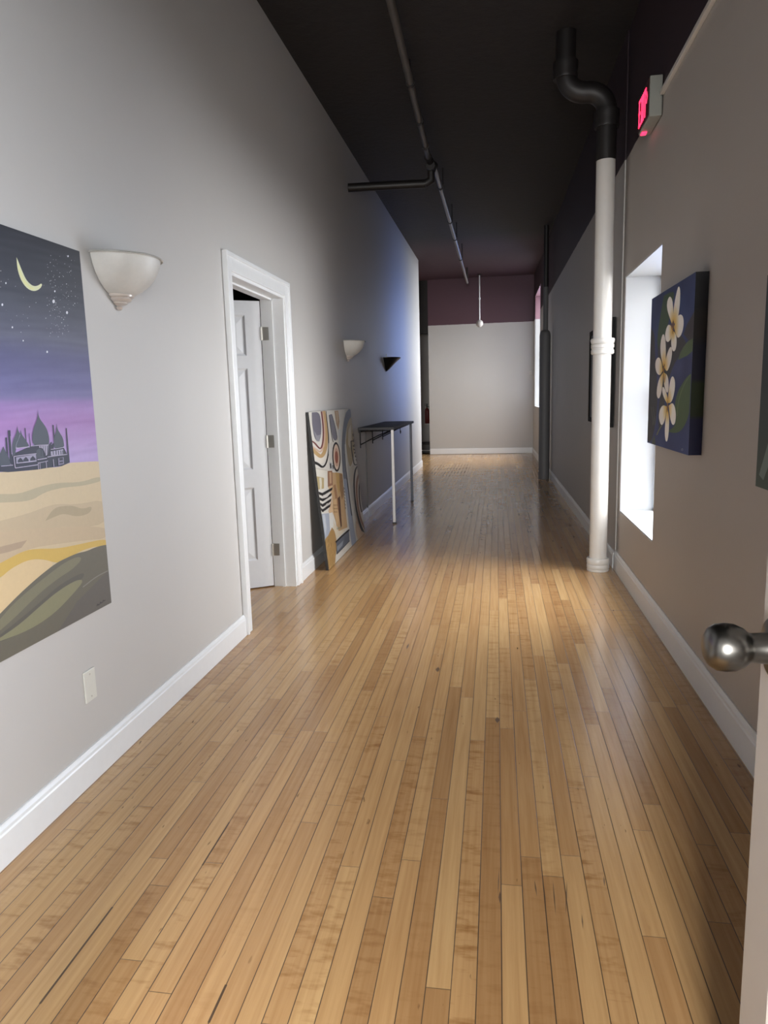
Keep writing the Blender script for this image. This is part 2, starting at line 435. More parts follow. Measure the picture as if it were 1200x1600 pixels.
# ------------------------------------------------------------------ windows
def window(n, w, label, reveal, watts=0):
    y0, y1, z0, z1 = w; a, b = xr(y0+.01), xr(y1-.01); t = .006; bm = bmesh.new()
    e = .002
    # lining: far jamb, near jamb, head, sill board
    def slab(ya, yb, za, zb):
        hexa(bm, [(a+e,ya,za),(a+TW,ya,za),(b+TW,yb,za),(b+e,yb,za),(a+e,ya,zb),(a+TW,ya,zb),(b+TW,yb,zb),(b+e,yb,zb)])
    slab(y0, y1, z0, z0+t); slab(y0, y1, z1-t, z1); slab(y0, y0+t, z0+t, z1-t); slab(y1-t, y1, z0+t, z1-t)
    o = obj(f'window_{n}', bm, reveal, kind='structure', label=label, cat='window')
    fx = min(a, b)+TW-.035; bm = bmesh.new(); fw = .028
    box(bm, (fx, y0+t, z0+t), (fx+.03, y0+t+fw, z1-t)); box(bm, (fx, y1-t-.012, z0+t), (fx+.03, y1-t, z1-t))
    box(bm, (fx, y0+t, z0+t), (fx+.03, y1-t, z0+t+.014)); box(bm, (fx, y0+t, z1-t-.014), (fx+.03, y1-t, z1-t))
    zm = (z0+z1)/2; box(bm, (fx, y0+t, zm-.012), (fx+.028, y1-t, zm+.012))
    fr = obj('window_frame', bm, M['white'], parent=o)
    for za, zb in ((z0+t+.014, zm-.012), (zm+.012, z1-t-.014)):
        bm = bmesh.new(); box(bm, (fx+.012, y0+t+fw, za), (fx+.016, y1-t-.012, zb)); obj('pane', bm, M['glass'], parent=fr)
    # daylight portal just outside the opening; with watts, an added fill lamp instead
    ld = bpy.data.lights.new(f'window_daylight_{n}', 'AREA'); ld.shape = 'RECTANGLE'; ld.size = (z1-z0)*S; ld.size_y = (y1-y0)*S
    if watts: ld.energy = watts; ld.color = (.93, .97, 1.0)      # fill lamp added to brighten the near hall
    else: ld.cycles.is_portal = True
    lo = bpy.data.objects.new(f'window_daylight_{n}', ld); COL.objects.link(lo)
    lo.location = Vector((max(a, b)+TW+.01, (y0+y1)/2, (z0+z1)/2))*S
    lo.rotation_euler = (0, PI/2, 0)
    return o
window(1, W1, 'deep white window reveal behind the flower canvas', M['reveal'])
window(2, W2, 'bright sliver of window beside the far wall', M['reveal'])
window(3, W3, 'unseen window added behind the doorway to hold a fill lamp', M['rearwall'], 120)  # unseen window with its own lamp, added to light the near left wall
x0, x1, z0, z1 = -.45, .25, .55, 1.95; bm = bmesh.new(); fw = .03
for a, b in (((x0, z0), (x0+fw, z1)), ((x1-fw, z0), (x1, z1)), ((x0, z0), (x1, z0+fw)), ((x0, z1-fw), (x1, z1)), ((x0, (z0+z1)/2-.015), (x1, (z0+z1)/2+.015))):
    box(bm, (a[0], YB-.07, a[1]), (b[0], YB-.04, b[1]))
w4 = obj('window_4', bm, M['white'], kind='structure', label='unseen rear window added behind the doorway to hold a fill lamp', cat='window')  # unseen window, added for light on the near floor
bm = bmesh.new(); box(bm, (x0, YB-.058, z0), (x1, YB-.053, z1)); obj('pane', bm, M['glass'], parent=w4)
ld = bpy.data.lights.new('window_daylight_4', 'AREA'); ld.shape = 'RECTANGLE'; ld.size = (x1-x0)*S; ld.size_y = (z1-z0)*S
ld.energy = 155; ld.color = (1.0, .985, .96)  # fill lamp added behind the camera
lo = bpy.data.objects.new('window_daylight_4', ld); COL.objects.link(lo)
lo.location = Vector(((x0+x1)/2, YB-.10, (z0+z1)/2))*S; lo.rotation_euler = (PI/2, 0, 0)

# ------------------------------------------------------------------ white panelled door, left wall
def casing():
    bm = bmesh.new(); f = XL+.016; cw = .066
    o0, o1, oz = D0-cw+.002, D1+cw+.004, DZ+cw+.006
    # casing with a raised outer bead, both legs and head (hall side)
    for y0, y1 in ((o0+.004, D0), (D1, o1-.004)):
        box(bm, (XL+.0005, y0, .0005), (f, y1, oz-.004), bev=.002)
    box(bm, (XL+.0005, D0+.0005, DZ+.0005), (f-.0004, D1-.0005, oz-.004), bev=.002)
    for y0, y1 in ((o0, o0+.016), (o1-.016, o1)): box(bm, (XL, y0, 0), (f+.007, y1, oz), bev=.002)
    box(bm, (XL, o0+.016, oz-.016), (f+.007, o1-.016, oz), bev=.002)
    # jamb lining
    jt = .013
    box(bm, (XL-TL-.002, D0-.001, 0), (XL+.006, D0+jt, DZ)); box(bm, (XL-TL-.002, D1-jt, 0), (XL+.006, D1+.001, DZ)); box(bm, (XL-TL-.002, D0+jt, DZ-jt), (XL+.006, D1-jt, DZ+.001))
    # stops
    for y0, y1 in ((D0+jt, D0+jt+.008), (D1-jt-.008, D1-jt)): box(bm, (XL-TL+.048, y0, 0), (XL-TL+.062, y1, DZ-jt))
    box(bm, (XL-TL+.048, D0+jt, DZ-jt-.008), (XL-TL+.062, D1-jt, DZ-jt))
    return obj('trim_1', bm, M['white'], kind='structure', label='white door casing and jamb in the left wall', cat='door frame', origin=(XL, D0, 0))
casing()

def panel_face(bm, W, H, T, y, flip):
    """one face of a six-panel leaf lying in plane y (local x along the width, z up)"""
    st, mu = W*.115, W*.10; pw = (W-2*st-mu)/2
    xs = [0, st, st+pw, st+pw+mu, W-st, W]
    zs = [0, .150, .150+.395, .150+.395+.075+.02, .64+.525, 1.165+.062, 1.227+.205, H]
    s = -1 if flip else 1
    def V(x, z, d): return bm.verts.new((x, y - s*d, z))
    for i in range(5):
        for k in range(7):
            x0, x1, z0, z1 = xs[i], xs[i+1], zs[k], zs[k+1]
            if i in (1, 3) and k in (1, 3, 5):
                prev = None
                for ins, d in ((0, 0), (.010, .007), (.016, .007), (.046, .0015)):
                    q = [V(x0+ins, z0+ins, d), V(x1-ins, z0+ins, d), V(x1-ins, z1-ins, d), V(x0+ins, z1-ins, d)]
                    if prev:
                        for a in range(4): bm.faces.new((prev[a], prev[(a+1)%4], q[(a+1)%4], q[a]))
                    prev = q
                bm.faces.new(prev)
            else:
                bm.faces.new((V(x0,z0,0), V(x1,z0,0), V(x1,z1,0), V(x0,z1,0)))
def leaf(W, H, T):
    bm = bmesh.new()
    panel_face(bm, W, H, T, T/2, False); panel_face(bm, W, H, T, -T/2, True)
    for (a, b) in (((0,0),(W,0)), ((W,0),(W,H)), ((W,H),(0,H)), ((0,H),(0,0))):
        bm.faces.new([bm.verts.new((p[0], y, p[1])) for p, y in ((a,-T/2),(b,-T/2),(b,T/2),(a,T/2))])
    bmesh.ops.remove_doubles(bm, verts=bm.verts, dist=1e-5)
    return bm
def xform(bm, Mx):
    for v in bm.verts: v.co = Mx @ v.co
    return bm
LT = .026
hinge = Vector((-1.203, 3.621, .006))
dirn = Vector((-.133, -.086, 0)).normalized(); ang = math.atan2(dirn.y, dirn.x)
Mx = Matrix.Translation(hinge) @ Matrix.Rotation(ang, 4, 'Z') @ Matrix.Translation((.001, -LT/2+.0, 0))
bm = xform(leaf(.70, 1.503, LT), Mx)
d1 = obj('door_1', bm, M['doorwhite'], kind='structure', label='white six-panel door standing ajar into the dark room', cat='door', origin=hinge)
for zz in (.205, .79, 1.345):
    bm = bmesh.new(); jy = D1-.0135
    box(bm, (XL-TL+.004, jy-.0012, zz-.033), (XL-TL+.036, jy, zz+.033))
    tube(bm, [(XL-TL-.001, jy-.005, zz-.034), (XL-TL-.001, jy-.005, zz+.034)], .0058, 10)
    for q in (-.022, 0, .022): box(bm, (XL-TL+.020, jy-.0018, zz+q-.0025), (XL-TL+.025, jy-.0012, zz+q+.0025))
    obj('hinge', bm, M['brass'], parent=d1, label='nickel hinge on the far jamb')

# ------------------------------------------------------------------ near door with the knob, right edge of the view
NX, NY = .292, .812
bm = leaf(.655, 1.53, .026)
Mx = Matrix.Translation((NX+.013, NY, .006)) @ Matrix.Rotation(-PI/2, 4, 'Z')
d2 = obj('door_2', xform(bm, Mx), M['doorgrey'], kind='structure', label='near open door leaf at the right edge of the view', cat='door', origin=(NX+.013, NY, 0))
kc = Vector((NX, NY-.047, .730))
bm = bmesh.new()
lathe(bm, [(0,.0),(.036,.0),(.036,-.003),(.031,-.008),(.020,-.010),(.0165,-.012),(.0155,-.028),(.0165,-.031),(.021,-.036),(.0250,-.045),(.0258,-.054),(.0245,-.063),(.020,-.070),(.013,-.074),(0,-.0750)], kc, 'x', 40)
kn = obj('door_knob', bm, M['nickel'], parent=d2, label='round satin nickel door knob', smooth=True)

# ------------------------------------------------------------------ painting helper
class Art:
    """paint shapes on the face of a canvas: a plane through p0 spanned by e1 (width) and e2 (height), seen along normal n"""
    def __init__(s, p0, e1, e2, w, h, crop, step=.00010):
        s.p0, s.e1, s.e2 = Vector(p0), Vector(e1).normalized(), Vector(e2).normalized(); s.n = s.e1.cross(s.e2)
        s.w, s.h = w, h; s.crop = crop; s.step = step
        s.bm = bmesh.new(); s.c = []; s.k = 0
    def uv(s, x, y):
        cx, cy, sc = s.crop
        q = onP(cx+x/sc, cy+y/sc, s.p0, s.n) - s.p0
        return q.dot(s.e1), q.dot(s.e2)
    def P(s, u, v, d=0): return s.p0 + s.e1*u + s.e2*v + s.n*d
    sat = 1.0; gain = 1.0
    def face(s, pts, cols):
        if s.sat != 1 or s.gain != 1:
            cols = [tuple(s.gain*(sum(c)/3+(v-sum(c)/3)*s.sat) for v in c) for c in cols]
        s.bm.faces.new([s.bm.verts.new(p) for p in pts]); s.c.append([(*lin(c), 1) for c in cols])
    def clamp(s, u, v): return min(max(u, 0), s.w), min(max(v, 0), s.h)
    def layer(s): s.k += 1; return s.k*s.step
    def poly_uv(s, uv, col, col2=None):
        d = s.layer(); uv = [s.clamp(*q) for q in uv]
        tri = tessellate_polygon([[Vector((u, v, 0)) for u, v in uv]])
        for t in tri:
            a, b, c = (uv[i] for i in t)
            if abs((b[0]-a[0])*(c[1]-a[1])-(b[1]-a[1])*(c[0]-a[0])) < 1e-9: continue
            if (b[0]-a[0])*(c[1]-a[1])-(b[1]-a[1])*(c[0]-a[0]) < 0: b, c = c, b
            s.face([s.P(*a, d), s.P(*b, d), s.P(*c, d)], [col]*3)
    def poly(s, pts, col, ext=None, sm=True):
        if sm and len(pts) >= 8: pts = smooth2(pts)
        uv = [s.uv(*p) for p in pts]
        if ext is not None:            # carry shapes cut by the photo's edge on to the canvas edge
            uv = [(ext, uv[0][1])] + uv + [(ext, uv[-1][1])]
        s.poly_uv(uv, col)
    def stroke(s, pts, w, col):
        pts = [Vector((*p, 0)) for p in smooth2(pts)]; n = len(pts)
        ws = w if isinstance(w, (list, tuple)) else [w]*2
        a, b = [], []
        for i, p in enumerate(pts):
            d = (pts[min(i+1, n-1)] - pts[max(i-1, 0)]).normalized(); m = Vector((-d.y, d.x, 0))
            t = i/(n-1)*(len(ws)-1); k = min(int(t), len(ws)-2); ww = ws[k] + (ws[k+1]-ws[k])*(t-k)
            a.append(p + m*ww/2); b.append(p - m*ww/2)
        d = s.layer()
        for i in range(n-1):
            q = [s.clamp(*s.uv(v.x, v.y)) for v in (a[i], a[i+1], b[i+1], b[i])]
            s.face([s.P(*u, d) for u in q], [col]*4)
    def petal(s, pts, base, c0, c1):
        """petal outline fading from c0 at its base point to c1"""
        d = s.layer(); pts = smooth2(pts + [pts[0]])[:-1]; B = s.uv(*base)
        uv = [s.uv(*p) for p in pts]; cen = (sum(u for u, v in uv)/len(uv), sum(v for u, v in uv)/len(uv))
        R = max(math.hypot(u-B[0], v-B[1]) for u, v in uv)
        def col(q):
            t = min(1, math.hypot(q[0]-B[0], q[1]-B[1])/R*1.55); t = t*t*(3-2*t)
            return tuple(c0[i]+(c1[i]-c0[i])*t for i in range(3))
        n = len(uv)
        for i in range(n):
            o0, o1 = uv[i], uv[(i+1) % n]
            m0 = tuple((o0[k]+cen[k])/2 for k in (0, 1)); m1 = tuple((o1[k]+cen[k])/2 for k in (0, 1))
            s.face([s.P(*q, d) for q in (o0, o1, m1, m0)], [col(q) for q in (o0, o1, m1, m0)])
            s.face([s.P(*q, d) for q in (m0, m1, cen)], [col(q) for q in (m0, m1, cen)])
    def grid(s, nu, nv, f):
        d = s.layer()
        for i in range(nu):
            for j in range(nv):
                q = [(i/nu, j/nv), ((i+1)/nu, j/nv), ((i+1)/nu, (j+1)/nv), (i/nu, (j+1)/nv)]
                s.face([s.P(u*s.w, v*s.h, d) for u, v in q], [f(u, v) for u, v in q])
    def finish(s, name, parent):
        me_c = s.c
        o = obj(name, s.bm, M['paint'], parent=parent)
        # recalc may flip faces; colours were given in loop order, so write them by vertex instead
        at = o.data.color_attributes.new('Col', 'FLOAT_COLOR', 'POINT')
        flat = [c for f in me_c for c in f]
        for i, c in enumerate(flat): at.data[i].color = c
        return o
def smooth2(pts, it=2):
    pts = [tuple(p) for p in pts]
    for _ in range(it):
        q = [pts[0]]
        for a, b in zip(pts, pts[1:]):
            q += [(a[0]*.75+b[0]*.25, a[1]*.75+b[1]*.25), (a[0]*.25+b[0]*.75, a[1]*.25+b[1]*.75)]
        q.append(pts[-1]); pts = q
    return pts
def rnd(seed): return random.Random(seed)
def lerp(stops, t):
    for (a, ca), (b, cb) in zip(stops, stops[1:]):
        if t <= b:
            k = 0 if b == a else max(0, (t-a)/(b-a)); return tuple(ca[i]+(cb[i]-ca[i])*k for i in range(3))
    return stops[-1][1]

# ------------------------------------------------------------------ painting 1: desert night on the left wall
def desert():
    F = XL+.018
    tr = onX(125, 393, F); br = onX(173, 942, F)
    y1 = (tr.y+br.y)/2; z0, z1 = br.z, tr.z; y0 = y1-1.05
    base = (XL, y1, z0)
    t = thing('painting', base, 'large unframed painting of a desert palace under a crescent moon', 'painting')
    bm = bmesh.new(); box(bm, (XL+.001, y0, z0), (F-.0002, y1, z1)); obj('canvas', bm, plain('raw_canvas_edge', (.45, .43, .40), .8), parent=t)
    A = Art((F, y0, z0), (0, 1, 0), (0, 0, 1), y1-y0, z1-z0, (0, 640, 3.3346), .00003)
    g = rnd(3); streak = [g.uniform(-1, 1) for _ in range(400)]
    st = [(0, (175,155,205)), (.07, (172,150,200)), (.13, (170,140,195)), (.22, (158,118,178)), (.30, (150,122,180)), (.33, (118,112,158)), (.40, (98,96,142)), (.50, (84,84,122)), (.58, (92,94,114)), (.70, (70,73,86)), (.80, (54,57,67)), (.92, (44,47,56)), (1, (36,38,46))]
    zs = onX(150, 727, F).z-z0; Hh = z1-z0
    def sky(u, v):
        tt = max(0, (v*Hh-zs)/(Hh-zs)); k = int(v*150+3*math.sin(u*5)); s_ = streak[k % 400]*5 + streak[(k*7+int(u*9)) % 400]*3
        c = lerp(st, tt); return tuple(max(0, min(255, x+s_)) for x in c)
    A.grid(14, 110, sky)
    # stars
    A.crop = (0, 340, 4.446); g = rnd(11)
    for i in range(190):
        if i < 90: x, y = g.gauss(400, 40), g.uniform(470, 830)
        elif i < 140: x, y = g.uniform(330, 540), g.uniform(250, 620)
        else: x, y = g.uniform(-300, 540), g.uniform(300, 800)
        r = g.choice([1.2, 1.6, 2.2, 2.8]); b = g.randint(150, 225)
        d = A.layer() if i % 40 == 0 else A.k*A.step
        q = [A.uv(x+r*math.cos(a), y+r*1.3*math.sin(a)) for a in (5.5, 3.9, 2.3, .8)]
        if all(0 < u < A.w and 0 < v < A.h for u, v in q): A.face([A.P(*k, d) for k in q], [(b, b, b+8)]*4)
    for x, y, r in ((372, 582, 11), (465, 660, 9), (327, 933, 7), (472, 268, 6), (40, 455, 6), (380, 512, 6), (85, 762, 6), (15, 605, 8), (160, 855, 5)):
        A.poly([(x+r*math.cos(a)*.8, y+r*1.2*math.sin(a)) for a in [k*PI/5 for k in range(10)]], (220, 222, 230))
    moon = [(113,275),(119,360),(146,440),(188,495),(235,514),(275,497),(293,468),(285,456),(265,472),(235,478),(205,460),(176,425),(148,360),(122,295)]
    A.poly(moon, (214, 217, 178))
    A.stroke([(125,330),(150,420),(195,480),(235,497)], [4, 12, 8], (222, 222, 160))
    # sand
    A.crop = (0, 640, 3.3346); E = -.001
    def sh(p, c): A.poly(p, c, ext=0.0)
    sh([(0,326),(60,322),(130,320),(200,311),(250,302),(310,300),(360,277),(400,275),(515,268),(600,268),(600,1400),(0,1400)], (201,183,150))
    sh([(0,440),(100,440),(200,402),(300,380),(420,380),(520,345),(540,370),(430,398),(330,405),(230,430),(160,478),(0,485)], (176,165,137))
    sh([(0,580),(150,540),(240,505),(300,490),(400,495),(560,463),(560,610),(300,610),(0,642)], (188,170,140))
    A.poly([(235,580),(262,535),(290,510),(330,502),(380,500),(430,520),(480,500),(470,540),(400,560),(330,540),(280,560)], (170,155,126))
    sh([(0,640),(150,622),(300,613),(560,606),(560,672),(450,680),(300,700),(150,722),(0,800)], (190,170,140))
    sh([(0,715),(60,700),(140,680),(110,720),(50,740),(0,752)], (170,150,126))
    sh([(0,800),(60,768),(110,742),(170,725),(300,725),(420,700),(560,670),(560,710),(480,715),(400,745),(340,790),(290,800),(230,780),(150,780),(60,830),(0,875)], (202,170,88))
    sh([(0,880),(30,850),(70,820),(150,780),(230,782),(290,800),(200,870),(100,960),(0,1062)], (212,188,146))
    sh([(0,1062),(100,960),(200,870),(290,800),(340,775),(400,748),(450,738),(500,715),(560,702),(600,702),(600,1400),(0,1400)], (103,99,86))
    sh([(0,1090),(60,1020),(150,940),(250,860),(330,800),(400,765),(430,775),(380,830),(300,880),(200,960),(80,1080),(0,1150)], (122,119,96))
    sh([(0,1172),(80,1110),(200,1010),(300,920),(400,860),(440,850),(430,880),(330,960),(240,1060),(120,1160),(0,1210)], (92,89,80))
    sh([(0,1188),(100,1120),(200,1030),(300,945),(400,885),(438,890),(380,960),(280,1065),(150,1150),(0,1206)], (131,129,100))
    A.poly([(300,1160),(400,1000),(480,920),(560,840),(600,840),(600,1010),(440,1080)], (97,93,87))
    A.stroke([(430,925),(500,870),(560,840)], 5, (128,126,116))
    for k in range(9): A.stroke([(503+k*5, 1026-k*3.6), (506+k*5, 1008-k*3.2+(k%3)*5), (509+k*5, 1024-k*3.8)], 2, (48,46,44))
    # palace
    A.crop = (0, 620, 6.667)
    D, D2, LN = (72,78,88), (48,50,64), (186,178,200)
    def ex(p, c): A.poly(p, c, sm=len(p) != 21)
    ex([(0,715),(110,705),(115,600),(300,520),(350,500),(510,490),(520,470),(530,500),(555,480),(555,545),(660,530),(700,610),(724,683),(640,722),(480,742),(390,758),(200,775),(80,785),(0,781),(-300,790),(-300,715)], D2)
    for p in ([(75,350),(103,348),(120,700),(97,700)], [(48,425),(68,423),(82,620),(62,620)], [(540,293),(554,293),(572,480),(556,480)], [(680,328),(691,326),(722,680),(702,680)], [(250,325),(260,324),(273,470),(264,470)], [(296,380),(300,380),(318,520),(308,520)], [(522,490),(530,465),(540,490)]): ex(p, D2)
    ex([(388,130),(394,190),(412,235),(440,270),(475,320),(498,380),(508,440),(508,490),(470,500),(340,508),(328,440),(332,380),(350,310),(376,250),(386,200)], D)
    ex([(174,295),(180,345),(205,390),(230,420),(180,500),(158,545),(155,610),(122,610),(118,510),(130,450),(155,400),(170,350)], D)
    A.stroke([(205,392),(190,440),(165,490),(160,540)], 5, LN)
    ex([(209,345),(222,395),(255,440),(288,490),(300,520),(160,537),(165,490),(188,440),(203,400)], D)
    ex([(585,275),(592,335),(620,380),(648,425),(660,480),(662,530),(555,547),(553,470),(560,410),(578,360)], D)
    ex([(30,515),(45,560),(80,610),(105,700),(100,712),(0,720),(-60,720),(-40,640),(0,575)], D)
    ex([(160,632),(368,598),(372,668),(165,692)], (150,146,168))
    for x, y in ((205,668), (262,660), (335,650)): ex([(x-28,y+18),(x-26,y-6),(x-10,y-24),(x,y-34),(x+12,y-24),(x+28,y-6),(x+30,y+12)], D2)
    ex([(372,640),(372,560),(400,538),(430,545),(450,580),(455,632)], D)
    ex([(400,512),(495,505),(492,600),(470,615),(452,560),(430,535),(402,530)], (170,164,186))
    for x in (418, 440, 462, 484): A.stroke([(x,510),(x+3,560),(x+4,620)], 7, D2)
    ex([(520,570),(650,545),(655,598),(525,615)], (160,155,178))
    for x in (545, 575, 600, 625, 645): A.stroke([(x,560),(x+2,585),(x+3,604)], 8, D2)
    ex([(595,640),(655,628),(660,700),(600,715)], (120,116,140)); ex([(610,640),(645,634),(648,660),(612,664)], D2); ex([(610,680),(648,675),(648,690),(612,694)], D2)
    for p, w in (([(160,537),(230,528),(300,522)], 8), ([(310,514),(400,505),(500,500)], 6), ([(135,622),(250,606),(370,592)], 7), ([(135,622),(142,690),(150,742)], 7), ([(150,742),(270,725),(385,708)], 7), ([(160,692),(280,680),(372,668)], 7), ([(380,655),(430,648),(480,638)], 8), ([(485,628),(580,612),(692,600)], 7), ([(520,548),(590,540),(660,526)], 6), ([(385,690),(440,680),(490,668)], 5), ([(388,690),(390,730),(392,756)], 5), ([(470,676),(474,710),(476,740)], 5), ([(405,690),(408,730),(410,752)], 4), ([(0,722),(60,718),(125,712)], 6), ([(545,650),(548,690),(552,728)], 5), ([(97,410),(112,560),(122,620)], 3)):
        A.stroke(p, w, LN)
    A.finish('painted_face', t)
desert()

# ------------------------------------------------------------------ painting 2: plumeria canvas on the right wall
def flowers():
    F = .630; y0, y1, z0, z1 = 2.490, 3.150, .785, 1.373
    t = thing('painting', (xr(3), (y0+y1)/2, z0), 'deep canvas of three white plumeria flowers beside the near window', 'painting')
    # gallery-wrapped box with the picture carried round its edge
    A = Art((F, y1, z0), (0, -1, 0), (0, 0, 1), y1-y0, z1-z0, (980, 410, 5), .00004)
    g = rnd(5); nz = [[g.uniform(-1, 1) for _ in range(9)] for _ in range(9)]
    def bl(u, v):
        i, j = u*7.99, v*7.99; a, b = int(i), int(j); fu, fv = i-a, j-b
        return (nz[a][b]*(1-fu)+nz[a+1][b]*fu)*(1-fv)+(nz[a][b+1]*(1-fu)+nz[a+1][b+1]*fu)*fv
    def bg(u, v):
        k = bl(u, v); c = lerp([(0, (52,66,118)), (.25, (48,58,104)), (.5, (56,62,108)), (.8, (48,64,116)), (1, (42,54,100))], v)
        return tuple(max(0, x+k*12) for x in c)
    A.grid(16, 24, bg)
    P = A.poly
    P([(180,500),(215,560),(216,700),(232,900),(238,1100),(215,1290),(190,1400),(150,1400),(170,1000)], (58,58,60))
    P([(285,262),(330,235),(375,225),(345,360),(325,460),(300,560),(275,660),(250,740),(235,640),(240,540),(262,400)], (62,84,56))
    P([(240,700),(255,640),(300,560),(330,520),(420,560),(470,640),(420,720),(380,770),(340,860),(300,1000),(280,1260),(250,1330),(240,1180),(265,1000),(250,880)], (62,60,62))
    P([(440,560),(470,480),(505,420),(530,380),(530,600),(480,610)], (62,56,60))
    P([(515,592),(470,620),(440,660),(415,705),(398,762),(470,728),(515,690)], (84,104,66))
    P([(500,868),(465,895),(430,950),(400,1000),(378,1070),(372,1130),(385,1190),(378,1265),(340,1310),(290,1310),(360,1336),(420,1322),(465,1245),(485,1170)], (78,100,62))
    A.stroke([(495,875),(440,960),(400,1080),(390,1200)], 5, (110,128,84))
    A.stroke([(232,1348),(252,1300),(278,1265)], [10, 5], (122,128,92))
    for x in (200, 215): A.stroke([(x-12,1130),(x,1220),(x+2,1290),(x+12,1200)], 4, (92,96,92))
    P([(195,1390),(215,1350),(222,1420),(195,1425)], (80,92,82))
    Y, Wt, Wp = (226,180,58), (255,252,246), (246,240,234)
    b = (362,515)
    for p in ([(360,440),(366,340),(385,240),(403,178),(416,210),(415,300),(406,390),(392,450),(372,490)],
              [(350,480),(325,410),(310,350),(315,295),(335,260),(354,290),(360,350),(364,440)],
              [(366,505),(390,425),(418,402),(440,424),(444,484),(430,555),(403,594),(384,575)],
              [(358,515),(326,478),(306,515),(296,572),(304,616),(326,624),(348,590)],
              [(352,540),(343,620),(350,682),(368,700),(384,672),(390,600),(374,540)]): A.petal(p, b, Y, Wt)
    P([(300,690),(318,628),(338,605),(344,640),(325,665)], (52,40,48))
    b = (288,838)
    for p in ([(282,810),(262,720),(260,640),(273,570),(288,556),(300,600),(304,680),(302,790)],
              [(292,820),(308,730),(334,660),(352,662),(352,730),(337,800),(312,860)],
              [(280,845),(258,886),(231,866),(219,810),(226,758),(250,736),(270,775)],
              [(284,860),(250,908),(234,980),(231,1040),(246,1070),(264,1040),(278,960)],
              [(288,860),(318,880),(328,950),(322,1020),(304,1012),(288,950)]): A.petal(p, b, Y, Wp)
    b = (318,1118)
    for p in ([(318,1110),(290,1062),(274,1010),(280,962),(302,1000),(322,1070)],
              [(318,1100),(328,980),(344,898),(362,886),(378,930),(373,1010),(350,1095)],
              [(312,1125),(280,1113),(256,1150),(248,1210),(262,1268),(281,1270),(300,1220)],
              [(326,1120),(355,1093),(377,1130),(384,1200),(376,1262),(355,1274),(337,1220)],
              [(314,1130),(302,1220),(295,1330),(302,1402),(318,1396),(328,1320),(331,1200)]): A.petal(p, b, Y, Wt)
    for p in ([(362,450),(360,510),(358,560)], [(345,480),(352,520),(366,540)], [(290,790),(288,840),(284,890)], [(300,870),(296,910),(292,940)], [(318,1080),(318,1120),(316,1170)]): A.stroke(p, [3, 7, 3], (168,118,44))
    A.stroke([(425,1462),(433,1452),(440,1462),(433,1472),(425,1464)], 3, (150,160,180))
    # near edge and the other edges of the wrap
    e = rnd(9)
    edge = [(0, (22,28,66)), (.20, (20,24,60)), (.21, (30,42,20)), (.415, (32,46,18)), (.42, (16,18,44)), (.62, (14,16,38)), (.63, (28,24,24)), (.80, (24,22,24)), (.81, (12,15,24)), (1, (10,13,22))]
    xb = xr(3)-.001
    n = 40
    for j in range(n):
        za, zb = z0+(z1-z0)*j/n, z0+(z1-z0)*(j+1)/n; ca, cb = lerp(edge, j/n), lerp(edge, (j+1)/n)
        A.face([(F, y0, za), (xb, y0, za), (xb, y0, zb), (F, y0, zb)], [ca, ca, cb, cb])
        A.face([(F, y1, za), (xb, y1, za), (xb, y1, zb), (F, y1, zb)], [(30,36,70)]*4)
    A.face([(F, y0, z1), (xb, y0, z1), (xb, y1, z1), (F, y1, z1)], [(24,28,52)]*4)
    A.face([(F, y0, z0), (xb, y0, z0), (xb, y1, z0), (F, y1, z0)], [(30,36,80)]*4)
    A.finish('painted_canvas', t)
flowers()

# ------------------------------------------------------------------ painting 3: dark canvas cut by the frame's right edge
def third():
    F = .630; y0, y1, z0, z1 = 1.12, 1.857, .762, 1.262
    t = thing('painting', (xr(1.5), 1.5, z0), 'dark green canvas cut off by the right edge above the door knob', 'painting')
    bm = bmesh.new(); box(bm, (F+.0003, y0, z0), (xr(1.5)-.001, y1, z1)); obj('canvas', bm, M['dark'], parent=t)
    A = Art((F, y1, z0), (0, -1, 0), (0, 0, 1), y1-y0, z1-z0, (1080, 420, 2.424), .0001)
    A.grid(4, 20, lambda u, v: lerp([(0, (62,78,68)), (.25, (52,64,60)), (.6, (40,48,54)), (1, (30,36,46))], v))
    A.poly_uv([(.02,.03),(.05,.02),(.16,.17),(.22,.30),(.13,.22)], (112,128,122))
    A.poly_uv([(.10,.05),(.30,.03),(.45,.2),(.3,.3)], (74,98,78))
    A.finish('painted_face', t)
third()

